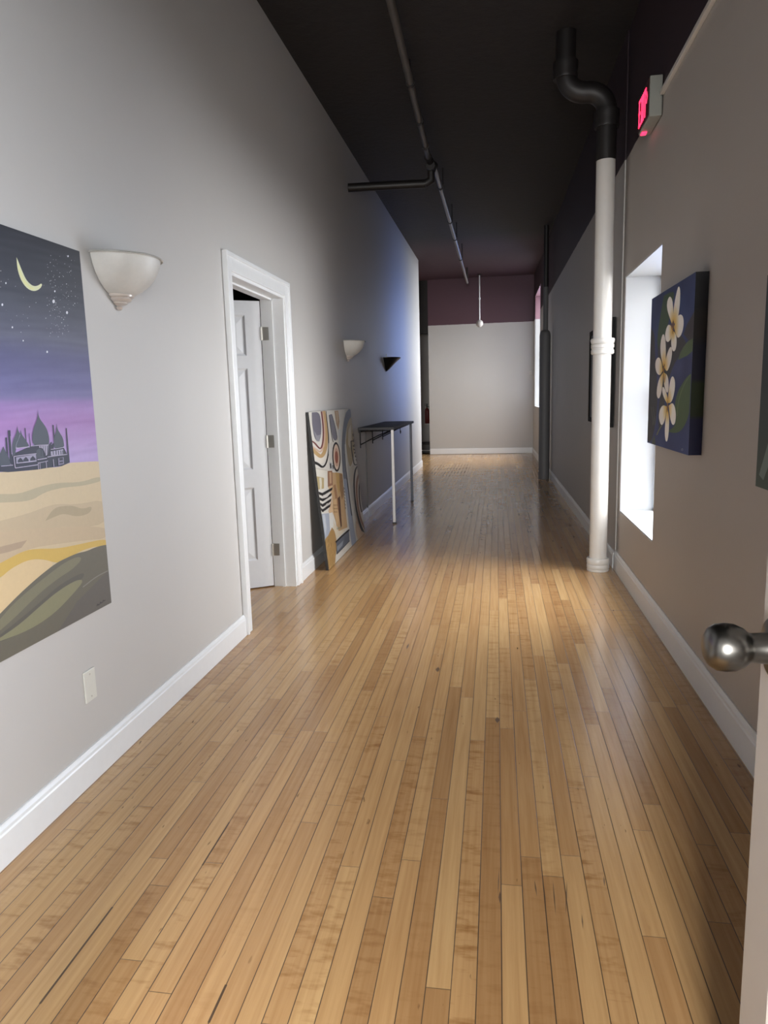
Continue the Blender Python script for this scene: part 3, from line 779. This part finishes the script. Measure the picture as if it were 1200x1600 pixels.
# ------------------------------------------------------------------ abstract canvas leaning on the left wall
def abstract():
    b = Vector((-.985, 0, .002)); zt = .930
    ya, yb = 3.985, 5.165
    th = .016; xt = XL+th+.003
    e2 = Vector((xt-b.x, 0, zt)); hh = e2.length; e2.normalize()
    t = thing('canvas_painting', (b.x, (ya+yb)/2, 0), 'large abstract canvas of arcs and stripes leaning on the left wall', 'painting')
    A = Art((b.x, ya, b.z), (0, 1, 0), e2, yb-ya, hh, (470, 630, 5.925), .00003)
    A.sat, A.gain = .80, .94
    bm = bmesh.new(); n = A.n
    q = [A.P(0,0,-.0003), A.P(A.w,0,-.0003), A.P(A.w,A.h,-.0003), A.P(0,A.h,-.0003)]
    hexa(bm, [*q, *[p - n*th for p in q]]); obj('stretcher', bm, M['dark'], parent=t)
    A.grid(6, 10, lambda u, v: (206,203,194))
    P, K = A.poly, A.stroke
    INK = (30,27,28)
    P([(120,600),(250,620),(255,760),(150,800)], (208,204,192)); P([(140,680),(215,692),(215,790),(150,805)], (178,158,108)); P([(170,690),(190,692),(192,790),(178,795)], (205,200,180))
    P([(95,395),(150,445),(195,480),(226,420),(238,300),(228,160),(205,72),(235,70),(256,180),(262,330),(250,450),(222,540),(190,560),(140,530),(105,470)], (214,208,196))
    K([(98,420),(150,470),(190,500),(226,440),(238,320),(230,180),(208,72)], 34, (188,150,92))
    K([(96,395),(145,430),(182,458),(212,400),(222,300),(214,170),(196,74)], 14, (206,168,140))
    K([(90,350),(125,362),(160,408),(184,425),(202,380),(210,290),(204,180),(190,76)], 14, (122,58,58))
    P([(100,86),(172,80),(190,190),(188,300),(170,355),(145,352),(122,310),(105,200)], (104,101,116)); P([(120,250),(150,300),(185,290),(172,355),(145,352)], (138,137,146))
    K([(118,548),(160,562),(203,600),(238,552),(258,450),(257,300),(242,160),(232,72)], [30, 22, 14, 10, 7, 6], INK)
    K([(262,110),(275,220),(290,330),(300,360)], 6, INK)
    P([(263,108),(285,98),(305,160),(322,235),(336,320),(322,352),(296,330),(280,230)], (114,112,124)); K([(285,100),(310,180),(335,300),(335,340)], 4, INK)
    P([(310,72),(346,68),(358,170),(348,250),(326,190)], (172,138,100)); P([(325,80),(340,78),(345,150),(335,200)], (190,165,130))
    P([(290,640),(382,650),(402,880),(432,1150),(350,1185),(300,1020),(285,780)], (190,152,104)); P([(320,640),(380,650),(392,760),(350,840),(330,740)], (186,146,78))
    P([(247,628),(290,624),(296,760),(250,775)], (152,104,76)); P([(262,640),(280,640),(284,740),(268,745)], (188,150,110))
    P([(340,880),(362,858),(370,980),(380,1140),(368,1150),(350,1010)], (92,58,40)); P([(300,760),(320,750),(345,900),(350,1000),(330,960)], (160,112,72))
    P([(262,540),(300,560),(310,620),(268,612)], (176,178,180)); P([(268,560),(278,556),(284,600),(272,604)], INK); P([(290,575),(298,573),(304,606),(295,608)], INK)
    P([(258,370),(290,360),(300,480),(270,540),(256,470)], (196,192,184)); P([(345,250),(375,240),(376,420),(352,380)], (192,196,196))
    P([(250,775),(290,760),(288,900),(300,1010),(285,1090),(255,1000),(290,860)], (206,170,128)); P([(300,1090),(350,1185),(425,1160),(330,1260),(300,1220)], (208,196,170))
    P([(355,650),(385,660),(398,840),(380,900),(360,800)], (150,112,70)); P([(300,900),(330,880),(350,1080),(330,1150)], (206,166,116))
    for i in range(4): K([(330+i*12,1150-i*4),(336+i*12,1172-i*4),(344+i*12,1158-i*4)], 3, (104,128,100))
    K([(118,600),(180,612),(246,622)], 3, (150,146,138)); K([(186,690),(190,740),(186,795)], 4, (226,222,210))
    # eye
    def ell(cx, cy, rx, ry, col, k=.12): A.poly([(cx+rx*math.cos(a)+k*ry*math.sin(a)*.3, cy+ry*math.sin(a)) for a in [i*2*PI/24 for i in range(24)]], col)
    ell(328,498,38,138,INK); ell(329,498,28,118,(212,184,160)); ell(329,500,20,86,(196,150,124)); ell(329,500,14,58,(150,74,52))
    # blue arch
    P([(442,54),(468,58),(473,120),(445,150),(420,230),(408,350),(412,500),(432,700),(456,900),(482,1100),(524,1350),(480,1390),(446,1150),(420,900),(392,700),(376,500),(378,350),(394,180),(415,90)], (110,116,132))
    P([(392,700),(432,700),(456,900),(482,1100),(524,1350),(480,1390),(446,1150),(420,900)], (146,156,176))
    K([(408,470),(425,680),(448,880),(470,1040)], 8, (40,42,56)); K([(412,380),(420,560),(440,720),(470,960),(498,1120)], 14, (205,206,204))
    P([(428,200),(450,140),(473,125),(487,250),(505,420),(475,560),(450,600),(428,480),(416,350)], (172,154,116)); P([(440,250),(460,200),(470,330),(455,420),(436,380)], (200,192,172))
    P([(474,130),(492,250),(520,430),(532,560),(505,600),(485,560),(498,420),(484,260)], (200,198,192))
    K([(462,350),(470,450),(490,560)], 8, INK); K([(462,352),(480,350),(500,352)], 8, INK); K([(490,560),(505,575),(528,560)], 9, INK)
    for i in range(6): P([(476+i*7,282+i*48),(492+i*7,280+i*48),(496+i*7,308+i*48),(480+i*7,310+i*48)], INK)
    for i in range(5): P([(478+i*7,390+i*32),(488+i*7,388+i*32),(490+i*7,402+i*32),(480+i*7,404+i*32)], INK)
    # right-hand rings
    P([(528,570),(500,610),(492,700),(497,850),(515,1000),(548,1120),(585,1210),(610,1190),(600,1100),(570,850),(545,640)], (208,202,190))
    P([(545,780),(568,770),(585,860),(580,900),(552,880)], (165,140,92)); P([(550,900),(585,900),(600,1060),(580,1080),(556,990)], (196,196,198))
    K([(530,575),(504,606),(490,700),(495,850),(514,1000),(545,1120),(582,1210)], [10, 12, 12, 18, 24], INK)
    K([(545,636),(520,690),(512,800),(525,960),(555,1090),(596,1170)], [12, 18, 16, 20], (150,108,84)); K([(550,690),(536,760),(538,880),(556,1000),(590,1090)], [8, 12, 8], (52,36,34))
    K([(560,1010),(580,1090),(602,1130)], 12, (215,210,205))
    K([(478,700),(482,860),(500,1010),(530,1140)], 8, (176,178,180)); K([(438,560),(452,720),(478,900)], 10, (190,190,186))
    P([(452,600),(486,570),(484,700),(470,820),(456,720)], (196,190,176)); P([(505,1020),(535,1120),(560,1190),(520,1150)], (186,160,138))
    # stripes, lower left
    for i, (dy, dx) in enumerate(((0, 0), (52, 6), (104, 10), (152, 14))):
        P([(148+dx*.8,828+dy),(196,832+dy),(292-dx*1.2,778+dy),(286-dx*1.2,806+dy),(200,858+dy),(152+dx*.8,855+dy)], INK)
    P([(205,850),(262,845),(240,870),(205,882)], (205,200,195)); P([(230,935),(245,925),(245,945),(232,955)], (200,196,190)); P([(250,928),(262,922),(262,940),(252,946)], (200,196,190))
    P([(172,1038),(258,1018),(285,1100),(275,1180),(245,1250),(212,1262)], (152,162,180)); P([(258,1020),(290,1010),(300,1130),(270,1210)], (205,205,200)); P([(190,1040),(220,1032),(235,1150),(225,1230)], (176,184,196))
    P([(284,1150),(312,1185),(332,1300),(318,1420),(310,1660),(205,1660),(212,1270),(250,1225)], (166,126,66))
    g = rnd(4)
    for _ in range(26):
        x, y = g.uniform(235, 305), g.uniform(1250, 1530); K([(x,y),(x+g.uniform(-8,8),y+15),(x+g.uniform(-8,8),y+32)], 4, g.choice([(190,150,90), (132,98,52), (178,138,74)]))
    P([(322,1285),(442,1178),(447,1272),(330,1395)], (84,92,106)); P([(330,1330),(390,1270),(380,1320),(335,1370)], (128,136,148))
    K([(318,1288),(380,1228),(444,1172)], 13, INK); K([(330,1398),(400,1325),(448,1274)], 6, INK)
    P([(506,1090),(560,1185),(592,1216),(528,1282),(508,1200)], (206,178,152))
    for i in range(9):
        x, y = 300+(i%3)*12, 945+(i//3)*32; K([(x,y),(x+6,y-6),(x+9,y+4)], 2.5, (120,88,60))
    for i in range(7): K([(392+i*2,780+i*30),(400+i*2,790+i*30),(396+i*2,800+i*30)], 4, (90,84,90))
    A.finish('painted_face', t)
abstract()

# ------------------------------------------------------------------ dark framed picture half hidden by the pipe
bm = bmesh.new(); y0, y1, z0, z1 = 4.24, 5.24, .800, 1.415
t = thing('framed_picture', (xr(4.8), 4.8, z0), 'black-edged picture on the right wall behind the white pipe', 'picture')
xf = xr(4.24)-.026
for a, b in (((y0,z0),(y1,z0+.03)), ((y0,z1-.03),(y1,z1)), ((y0,z0+.03),(y0+.03,z1-.03)), ((y1-.03,z0+.03),(y1,z1-.03))):
    box(bm, (xf, a[0], a[1]), (xr(y1)+.0, b[0], b[1]), bev=.002)
obj('frame', bm, M['soot'], parent=t)
bm = bmesh.new(); box(bm, (xf+.008, y0+.03, z0+.03), (xr(y1), y1-.03, z1-.03)); obj('picture_panel', bm, plain('dark_print', (.03,.03,.035), .5, var=.5, scale=6), parent=t)

# ------------------------------------------------------------------ outlet blank plate
bm = bmesh.new()
pa, pb = onX(129, 1050, XL), onX(149, 1090, XL)
yc, zcn = (pa.y+pb.y)/2, (pa.z+pb.z)/2
t = thing('wall_plate', (XL, yc, zcn), 'ivory blank wall plate low on the left wall under the desert painting', 'wall plate')
box(bm, (XL, yc-.026, zcn-.043), (XL+.005, yc+.026, zcn+.043), bev=.002); obj('plate', bm, M['plate'], parent=t)
for s in (-1, 1):
    bm = bmesh.new(); lathe(bm, [(0,.0062),(.0022,.006),(.0028,.005),(.0028,.0035)], (XL, yc, zcn+s*.031), 'x', 12); obj('screw', bm, M['brass'], parent=t)

# ------------------------------------------------------------------ wall sconces
def bowl_sconce(y, z, R, label):
    t = thing('wall_sconce', (XL, y, z), label, 'wall lamp', 'alabaster bowl sconces on the left wall')
    bm = bmesh.new(); d = .004
    out = [(1.0,0),(1.02,.012),(1.0,.024),(.965,.026),(.955,.0),(.945,-.06),(.90,-.20),(.82,-.36),(.69,-.52),(.53,-.65),(.40,-.72),(.33,-.745)]
    prof = [(r*R, h*R*.98) for r, h in out] + [((r-.03)*R, h*R*.98+.004) for r, h in reversed(out)]
    lathe(bm, prof, (XL+d, y, z), 'z', 36, -PI/2, PI/2)
    obj('glass_bowl', bm, M['alabaster'], parent=t, smooth=True)
    bm = bmesh.new()
    f = [(.34,-.70),(.355,-.735),(.345,-.765),(.28,-.79),(.295,-.82),(.27,-.85),(.19,-.875),(.20,-.90),(.13,-.93),(.065,-.95),(.095,-.985),(.06,-1.03),(0,-1.04)]
    lathe(bm, [(r*R, h*R) for r, h in f], (XL+d, y, z), 'z', 24, -PI/2, PI/2)
    obj('finial', bm, plain('cream_metal_cap', (.55,.50,.46), .3, .2), parent=t, smooth=True)
    bm = bmesh.new(); box(bm, (XL, y-.35*R, z-.62*R), (XL+.006, y+.35*R, z-.06*R)); obj('back_plate', bm, M['plate'], parent=t)
    bm = bmesh.new(); tube(bm, [(XL+.006, y, z-.55*R), (XL+.35*R, y, z-.55*R), (XL+.35*R, y, z-.40*R)], .006, 8); lathe(bm, [(.0,.0),(.018,.0),(.018,.05),(0,.05)], (XL+.35*R, y, z-.40*R), 'z', 12); obj('lamp_holder', bm, M['plate'], parent=t)
bowl_sconce(1.975, 1.408, .132, 'alabaster bowl sconce between the desert painting and the door')
bowl_sconce(5.21, 1.411, .135, 'small pale bowl sconce above the leaning abstract canvas')
def cone_sconce(y, z, R):
    t = thing('cone_sconce', (XL, y, z), 'black cone sconce on the left wall above the bar table', 'wall lamp')
    bm = bmesh.new()
    prof = [(R,0),(R*1.0,-.006),(.62*R,-.36*R),(.30*R,-.68*R),(.10*R,-.86*R),(0,-.90*R),(.0,-.86*R),(.28*R,-.64*R),(.60*R,-.34*R),(R*.97,-.004)]
    lathe(bm, prof, (XL+.003, y, z), 'z', 28, -PI/2, PI/2); obj('cone_shade', bm, M['black'], parent=t, smooth=True)
    bm = bmesh.new(); box(bm, (XL, y-.03, z-.09), (XL+.005, y+.03, z)); obj('back_plate', bm, M['black'], parent=t)
    bm = bmesh.new(); tube(bm, [(XL+.02, y-.05, z-.01), (XL+.02, y-.05, z+.035)], .004, 8); obj('lamp_pin', bm, M['plate'], parent=t)
cone_sconce(7.05, 1.392, .150)

# ------------------------------------------------------------------ bar table fixed to the wall
def table():
    y0, y1, xf, zt = 5.53, 6.90, -.797, .775
    t = thing('bar_table', (xf, (y0+y1)/2, 0), 'narrow wall-mounted bar table with dark top and two legs', 'table')
    bm = bmesh.new(); box(bm, (XL+.001, y0, zt-.022), (xf, y1, zt), bev=.003); obj('table_top', bm, M['tabletop'], parent=t)
    for y, m in ((y0+.035, 'legmetal'), (y1-.12, 'legshade')):
        bm = bmesh.new(); box(bm, (xf-.030, y, .004), (xf-.008, y+.022, zt-.022), bev=.002); lg = obj('leg', bm, M[m], parent=t)
        bm = bmesh.new(); box(bm, (xf-.033, y-.003, 0), (xf-.005, y+.025, .012), bev=.002); obj('foot', bm, M['dark'], parent=lg)
    bm = bmesh.new(); box(bm, (XL+.001, y0+.02, zt-.04), (XL+.016, y1-.02, zt-.022)); obj('wall_rail', bm, M['black'], parent=t)
    for y in (y0+.05, y0+.62, y0+1.18):
        bm = bmesh.new(); r = .0045
        tube(bm, [(XL+.008, y, zt-.024), (XL+.008, y, zt-.165)], r, 8)
        tube(bm, [(XL+.008, y, zt-.138), (-.93, y, zt-.066), (-.83, y, zt-.028)], r, 8)
        tube(bm, [(XL+.008, y, zt-.030), (-.83, y, zt-.030)], r, 8)
        obj('bracket', bm, M['black'], parent=t, label='thin black steel bracket', smooth=True)
    bm = bmesh.new(); c = (-.815, y0+.50, zt-.06)
    tube(bm, [(c[0], c[1], zt-.022), (c[0], c[1], zt-.055)] + [Vector(c)+Vector((.0, .017-.017*math.cos(a), -.017*math.sin(a))) for a in [k*PI/7 for k in range(1, 9)]], .0028, 8)
    obj('hook', bm, M['black'], parent=t, smooth=True)
table()

# ------------------------------------------------------------------ white drain pipe with black upper run
def drain():
    x, y, r = .567, 4.075, .0485
    t = thing('drain_pipe', (x, y, 0), 'thick white drain pipe beside the near window, black above the paint line', 'pipe')
    bm = bmesh.new(); tube(bm, [(x, y, .0), (x-.004, y, 2.19)], r, 32); obj('pipe', bm, M['pipewhite'], parent=t, smooth=True)
    def hub(z, prof, name, m, c=None):
        bm = bmesh.new(); lathe(bm, prof, c or (x, y, z), 'z', 32); return obj(name, bm, m, parent=t, smooth=True)
    hub(0, [(r-.004,.0),(.060,.0),(.062,.006),(.060,.012),(.063,.018),(.063,.034),(.060,.040),(.064,.046),(.064,.066),(.060,.074),(r-.004,.076)], 'base_hub', M['pipewhite'])
    hub(1.245, [(r-.004,-.042),(.056,-.042),(.061,-.036),(.061,-.020),(.057,-.016),(.057,-.010),(.061,-.006),(.061,.010),(.057,.014),(.061,.018),(.064,.034),(.061,.042),(r-.004,.044)], 'coupling', M['pipewhite'])
    bm = bmesh.new(); r2 = .051; zb = 2.53; x2 = .352
    pts = [(x-.004, y, 2.19), (x-.004, y, zb-.10)]
    pts += arc((x-.104, y, zb-.10), .10, 0, PI/2, (1,0,0), (0,0,1), 9)[1:]
    pts += arc((x2+.10, y, zb+.10), .10, -PI/2, -PI, (1,0,0), (0,0,1), 9)
    pts += [(x2, y, zb+.2), (x2, y, zc(y)+.02)]
    tube(bm, pts, r2, 28); obj('upper_pipe', bm, M['pipedark'], parent=t, smooth=True)
    for c in ((x-.004, y, zb-.13), (x2, y, zb+.12)):
        hub(0, [(r2-.003,-.05),(.060,-.05),(.063,-.04),(.060,-.02),(.064,.0),(.064,.03),(r2-.003,.036)], 'coupling', M['pipedark'], c)
drain()

# ------------------------------------------------------------------ far post: thin pipe above a wider sleeve
t = thing('pipe_post', (.556, 8.6, 0), 'grey pipe in a wide sleeve standing on the far right', 'pipe')
bm = bmesh.new(); lathe(bm, [(0,0),(.063,0),(.063,1.655),(.061,1.68),(.054,1.705),(.040,1.722),(.028,1.726)], (.552, 8.6, 0), 'z', 28); obj('sleeve', bm, M['post'], parent=t, smooth=True)
bm = bmesh.new(); tube(bm, [(.556, 8.6, 1.70), (.556, 8.6, 2.205)], .029, 20); obj('pipe', bm, M['post'], parent=t, smooth=True)
bm = bmesh.new(); tube(bm, [(.556, 8.6, 2.205), (.556, 8.6, zc(8.6)+.01)], .0288, 20); obj('upper_pipe', bm, M['pipedark'], parent=t, smooth=True)

# ------------------------------------------------------------------ exit sign and raceway
def exit_sign():
    X, ya, yb, za, zb = .615, 3.262, 3.487, 2.112, 2.268; xb = xr(3)
    t = thing('exit_sign', (xb, (ya+yb)/2, za), 'lit red EXIT sign high on the right wall', 'sign')
    bm = bmesh.new(); box(bm, (X+.003, ya, za), (xb-.004, yb, zb), bev=.004); obj('housing', bm, M['signgrey'], parent=t)
    bm = bmesh.new(); box(bm, (X, ya+.006, za+.006), (X+.003, yb-.006, zb-.006), bev=.001); obj('face_plate', bm, plain('dark_sign_face', (.05,.02,.024), .4), parent=t)
    bm = bmesh.new(); H = .110; w = .036; st = .011; z = za+.022; y = yb-.020; d0, d1 = X-.002, X+.0005
    def bar(p0, p1, wd):                      # letter stroke in (reading x, z)
        a, b = Vector((*p0, 0)), Vector((*p1, 0)); n = (b-a).normalized(); m = Vector((-n.y, n.x, 0))*wd/2
        q = [a-m, b-m, b+m, a+m]
        hexa(bm, [(d0, y-p.x, z+p.y) for p in q] + [(d1, y-p.x, z+p.y) for p in q])
    gx = 0
    for a, b in (((gx+st/2,0),(gx+st/2,H)), ((gx,st/2),(gx+w,st/2)), ((gx,H/2),(gx+w*.85,H/2)), ((gx,H-st/2),(gx+w,H-st/2))): bar(a, b, st)
    gx += w+.010; bar((gx+st*.4,0),(gx+w-st*.4,H),st); bar((gx+st*.4,H),(gx+w-st*.4,0),st)
    gx += w+.010; bar((gx+st/2,0),(gx+st/2,H),st)
    gx += st+.010; bar((gx+w/2,0),(gx+w/2,H),st); bar((gx,H-st/2),(gx+w,H-st/2),st)
    obj('lettering', bm, M['exitred'], parent=t)
    bm = bmesh.new(); gx += w+.006; bar((gx,H*.82),(gx+.017,H*.62),.009); bar((gx+.017,H*.62),(gx,H*.42),.009); obj('chevron', bm, M['exitred'], parent=t)
    bm = bmesh.new(); box(bm, (X+.008, yb-.05, za-.006), (X+.03, yb-.015, za), bev=.001); obj('test_button', bm, M['exitred'], parent=t, label='small red pilot lamp under the sign')
exit_sign()
bm = bmesh.new(); box(bm, (xr(3)-.016, Y0+.12, 2.186), (xr(3), 3.255, 2.206), bev=.003)
obj('raceway', bm, M['conduit'], label='pale metal wire raceway running from the exit sign', cat='conduit')

# ------------------------------------------------------------------ sprinkler pipe along the ceiling
def sprinkler():
    t = thing('sprinkler_pipe', (-.46, 5.55, 2.70), 'dark sprinkler pipe running below the ceiling with a side branch', 'pipe')
    A, B = Vector((-.440, 2.2, 2.72)), Vector((-.485, 5.42, 2.70))
    C_, D = Vector((-.458, 5.62, 2.70)), Vector((-.443, 11.25, 2.70))
    bm = bmesh.new(); tube(bm, [A, B], .020, 16); obj('near_run', bm, M['pipegrey'], parent=t, smooth=True)
    bm = bmesh.new(); tube(bm, [C_, D], .018, 16); obj('far_run', bm, plain('grey_galvanised_pipe', (.16,.14,.14), .35, .2, var=.3), parent=t, smooth=True)
    bm = bmesh.new(); tube(bm, [B, (B+C_)/2+Vector((0,0,-.02)), C_], .028, 16)
    tube(bm, [(-.475, 5.52, 2.70), (-.475, 5.52, 2.57), (-.52, 5.52, 2.55)], .03, 14); tube(bm, [(-.475, 5.47, 2.66), (-.475, 5.57, 2.66)], .034, 14)
    obj('tee_fitting', bm, M['pipedark'], parent=t, smooth=True)
    bm = bmesh.new(); tube(bm, [(-.52, 5.52, 2.55), (XL-.0, 5.46, 2.545)], .030, 18); obj('branch', bm, M['pipedark'], parent=t, smooth=True)
    def ring(p, q, f, r):
        c = p.lerp(q, f); d = (q-p).normalized(); bm = bmesh.new(); tube(bm, [c-d*.012, c+d*.012], r, 16)
        return c, obj('coupling', bm, M['pipedark'], parent=t, smooth=True)
    for f in (.62, .79, .93): ring(A, B, f, .026)
    for f in (.10, .31, .45, .66):
        c, _ = ring(C_, D, f, .024)
        bm = bmesh.new(); tube(bm, [c+Vector((.02,0,.0)), Vector((c.x+.02, c.y, zc(c.y)))], .005, 8); box(bm, (c.x-.005, c.y-.008, c.z+.016), (c.x+.03, c.y+.008, c.z+.022)); obj('hanger', bm, M['pipedark'], parent=t)
    bm = bmesh.new(); tube(bm, [A.lerp(B,.62)+Vector((0,0,.015)), Vector((A.lerp(B,.62).x, A.lerp(B,.62).y, zc(4.2)))], .005, 8); obj('hanger', bm, M['pipedark'], parent=t)
    bm = bmesh.new(); tube(bm, [D, D+Vector((0,.0,.0))+Vector((0,.02,0))], .022, 14); tube(bm, [D, Vector((D.x, D.y, zc(D.y)))], .012, 10); obj('end_cap', bm, M['pipedark'], parent=t)
sprinkler()

# ------------------------------------------------------------------ pendant near the far wall
px = -.276; py = 12.05
t = thing('pendant_lamp', (px, py, zc(py)), 'white rod pendant with a small round globe before the far wall', 'lamp')
bm = bmesh.new(); tube(bm, [(px, py, 2.20), (px, py, zc(py))], .010, 12); obj('rod', bm, M['white'], parent=t, smooth=True)
bm = bmesh.new(); tube(bm, [(px, py, 2.545), (px, py, 2.575)], .016, 12); obj('rod_joint', bm, M['white'], parent=t, smooth=True)
bm = bmesh.new(); lathe(bm, [(0,0),(.04,0),(.04,-.008),(.012,-.02)], (px, py, zc(py)), 'z', 20); obj('ceiling_rose', bm, M['pipedark'], parent=t)
bm = bmesh.new(); ball(bm, (px, py, 2.165), .058, 24); obj('globe', bm, plain('opal_globe', (.55,.53,.52), .3, var=.02), parent=t, smooth=True)

# ------------------------------------------------------------------ things beyond the far opening
ey = 13.65; ex_ = -1.318
t = thing('fire_extinguisher', (ex_, ey, .50), 'red fire extinguisher on the wall beyond the far opening', 'fire extinguisher')
bm = bmesh.new(); lathe(bm, [(0,0),(.040,0),(.044,.008),(.044,.24),(.036,.272),(.016,.290),(.016,.305),(0,.305)], (ex_, ey, .50), 'z', 24); obj('cylinder_body', bm, M['red'], parent=t, smooth=True)
bm = bmesh.new(); tube(bm, [(ex_, ey, .80), (ex_, ey, .84)], .014, 12); box(bm, (ex_-.045, ey-.008, .835), (ex_+.02, ey+.008, .843)); box(bm, (ex_-.05, ey-.008, .862), (ex_+.02, ey+.008, .869)); tube(bm, [(ex_, ey, .84), (ex_, ey, .875)], .01, 10); obj('valve', bm, M['black'], parent=t)
bm = bmesh.new(); tube(bm, [(ex_+.012, ey, .815), (ex_+.04, ey, .82), (ex_+.052, ey, .75), (ex_+.05, ey, .60)], .007, 10); obj('hose', bm, M['black'], parent=t, smooth=True)
bm = bmesh.new(); box(bm, (ex_-.05, ey-.02, .475), (ex_+.05, 13.72, .50)); box(bm, (ex_-.03, ey+.045, .5), (ex_+.03, 13.72, .85)); obj('wall_bracket', bm, M['plate'], parent=t)
bm = bmesh.new(); box(bm, (-1.95, 13.0, .012), (-1.365, 13.04, 2.10), bev=.004)
obj('door_3', bm, plain('grey_door', (.10,.10,.10), .5), kind='structure', label='dark grey door edge seen beyond the far opening', cat='door')
t = thing('storage_crate', (-1.38, 12.80, 0), 'low black crate on the floor beyond the far opening', 'crate')
bm = bmesh.new(); box(bm, (-1.60, 12.66, .004), (-1.17, 12.92, .175), bev=.012); obj('body', bm, M['dark'], parent=t)
bm = bmesh.new(); box(bm, (-1.61, 12.65, .170), (-1.165, 12.93, .20), bev=.006); obj('lid', bm, M['black'], parent=t)
bm = bmesh.new(); tube(bm, [(-1.62, 12.64, .05), (-1.40, 12.645, .062), (-1.16, 12.645, .058)], .006, 8); obj('strap', bm, M['white'], parent=t)
hk = onP(829, 582, Vector((0, YF, 0)), Vector((0, 1, 0)))
bm = bmesh.new(); box(bm, (hk.x-.02, YF-.02, hk.z-.035), (hk.x+.02, YF, hk.z+.035), bev=.004); tube(bm, [(hk.x, YF-.02, hk.z-.01), (hk.x-.012, YF-.05, hk.z-.03), (hk.x-.012, YF-.06, hk.z)], .006, 8)
obj('coat_hook', bm, M['conduit'], label='small grey hook on the far wall beside the far window', cat='hook')

# ------------------------------------------------------------------ daylight
w = bpy.data.worlds.new('daylight'); scene.world = w; w.use_nodes = True
nt = w.node_tree; bgn = nt.nodes['Background']
tc = nt.nodes.new('ShaderNodeTexCoord'); sep = nt.nodes.new('ShaderNodeSeparateXYZ'); nt.links.new(tc.outputs['Generated'], sep.inputs[0])
ra = nt.nodes.new('ShaderNodeValToRGB'); nt.links.new(sep.outputs[1], ra.inputs[0])     # by compass direction: the clear north is blue, the rest hazy white
mp = nt.nodes.new('ShaderNodeMapRange'); nt.links.new(sep.outputs[1], mp.inputs[0]); mp.inputs[1].default_value = -1; mp.inputs[2].default_value = 1
nt.links.new(mp.outputs[0], ra.inputs[0])
e = ra.color_ramp.elements
SKY = [(0.0, (.06,.06,.06)), (.22, (.12,.12,.12)), (.32, (.60,.59,.585)), (.50, (.78,.79,.80)), (.70, (.86,.88,.91)), (.87, (.74,.79,.89)), (.92, (.38,.54,1.08)), (.945, (.32,.48,1.05)), (.97, (.24,.29,.42)), (1.0, (.2,.25,.36))]
e[0].position, e[0].color = SKY[0][0], (*SKY[0][1], 1); e[1].position, e[1].color = SKY[-1][0], (*SKY[-1][1], 1)
for p_, c_ in SKY[1:-1]:
    k = e.new(p_); k.color = (*c_, 1)
el = nt.nodes.new('ShaderNodeMapRange'); nt.links.new(sep.outputs[2], el.inputs[0])      # bright haze down to the street, dark ground below
el.inputs[1].default_value = -.36; el.inputs[2].default_value = -.24; el.inputs[3].default_value = .10; el.inputs[4].default_value = 1.0
mu = nt.nodes.new('ShaderNodeMix'); mu.data_type = 'RGBA'; mu.blend_type = 'MULTIPLY'; mu.inputs[0].default_value = 1
nt.links.new(ra.outputs[0], mu.inputs[6]); nt.links.new(el.outputs[0], mu.inputs[7]); nt.links.new(mu.outputs[2], bgn.inputs[0])
bgn.inputs[1].default_value = 6.0

# ------------------------------------------------------------------ camera
cd = bpy.data.cameras.new('camera'); cam = bpy.data.objects.new('camera', cd); COL.objects.link(cam)
cd.sensor_fit = 'AUTO'; cd.sensor_width = 36; cd.lens = FPX/1600*36; cd.clip_start = .02
cam.matrix_world = Matrix(((CR.x, CU.x, -CF.x, 0), (CR.y, CU.y, -CF.y, 0), (CR.z, CU.z, -CF.z, S), (0, 0, 0, 1)))
scene.camera = cam
for o in list(COL.objects):
    if '_o' in o: del o['_o']

vs = scene.view_settings
scene.display_settings.display_device = 'sRGB'
vs.view_transform = 'Standard'; vs.look = 'None'; vs.gamma = 1; vs.use_curve_mapping = False; vs.exposure = 2.15
scene.cycles.use_denoising = True
scene.cycles.max_bounces = 10; scene.cycles.diffuse_bounces = 7; scene.cycles.sample_clamp_indirect = 8
scene.cycles.caustics_reflective = False; scene.cycles.caustics_refractive = False
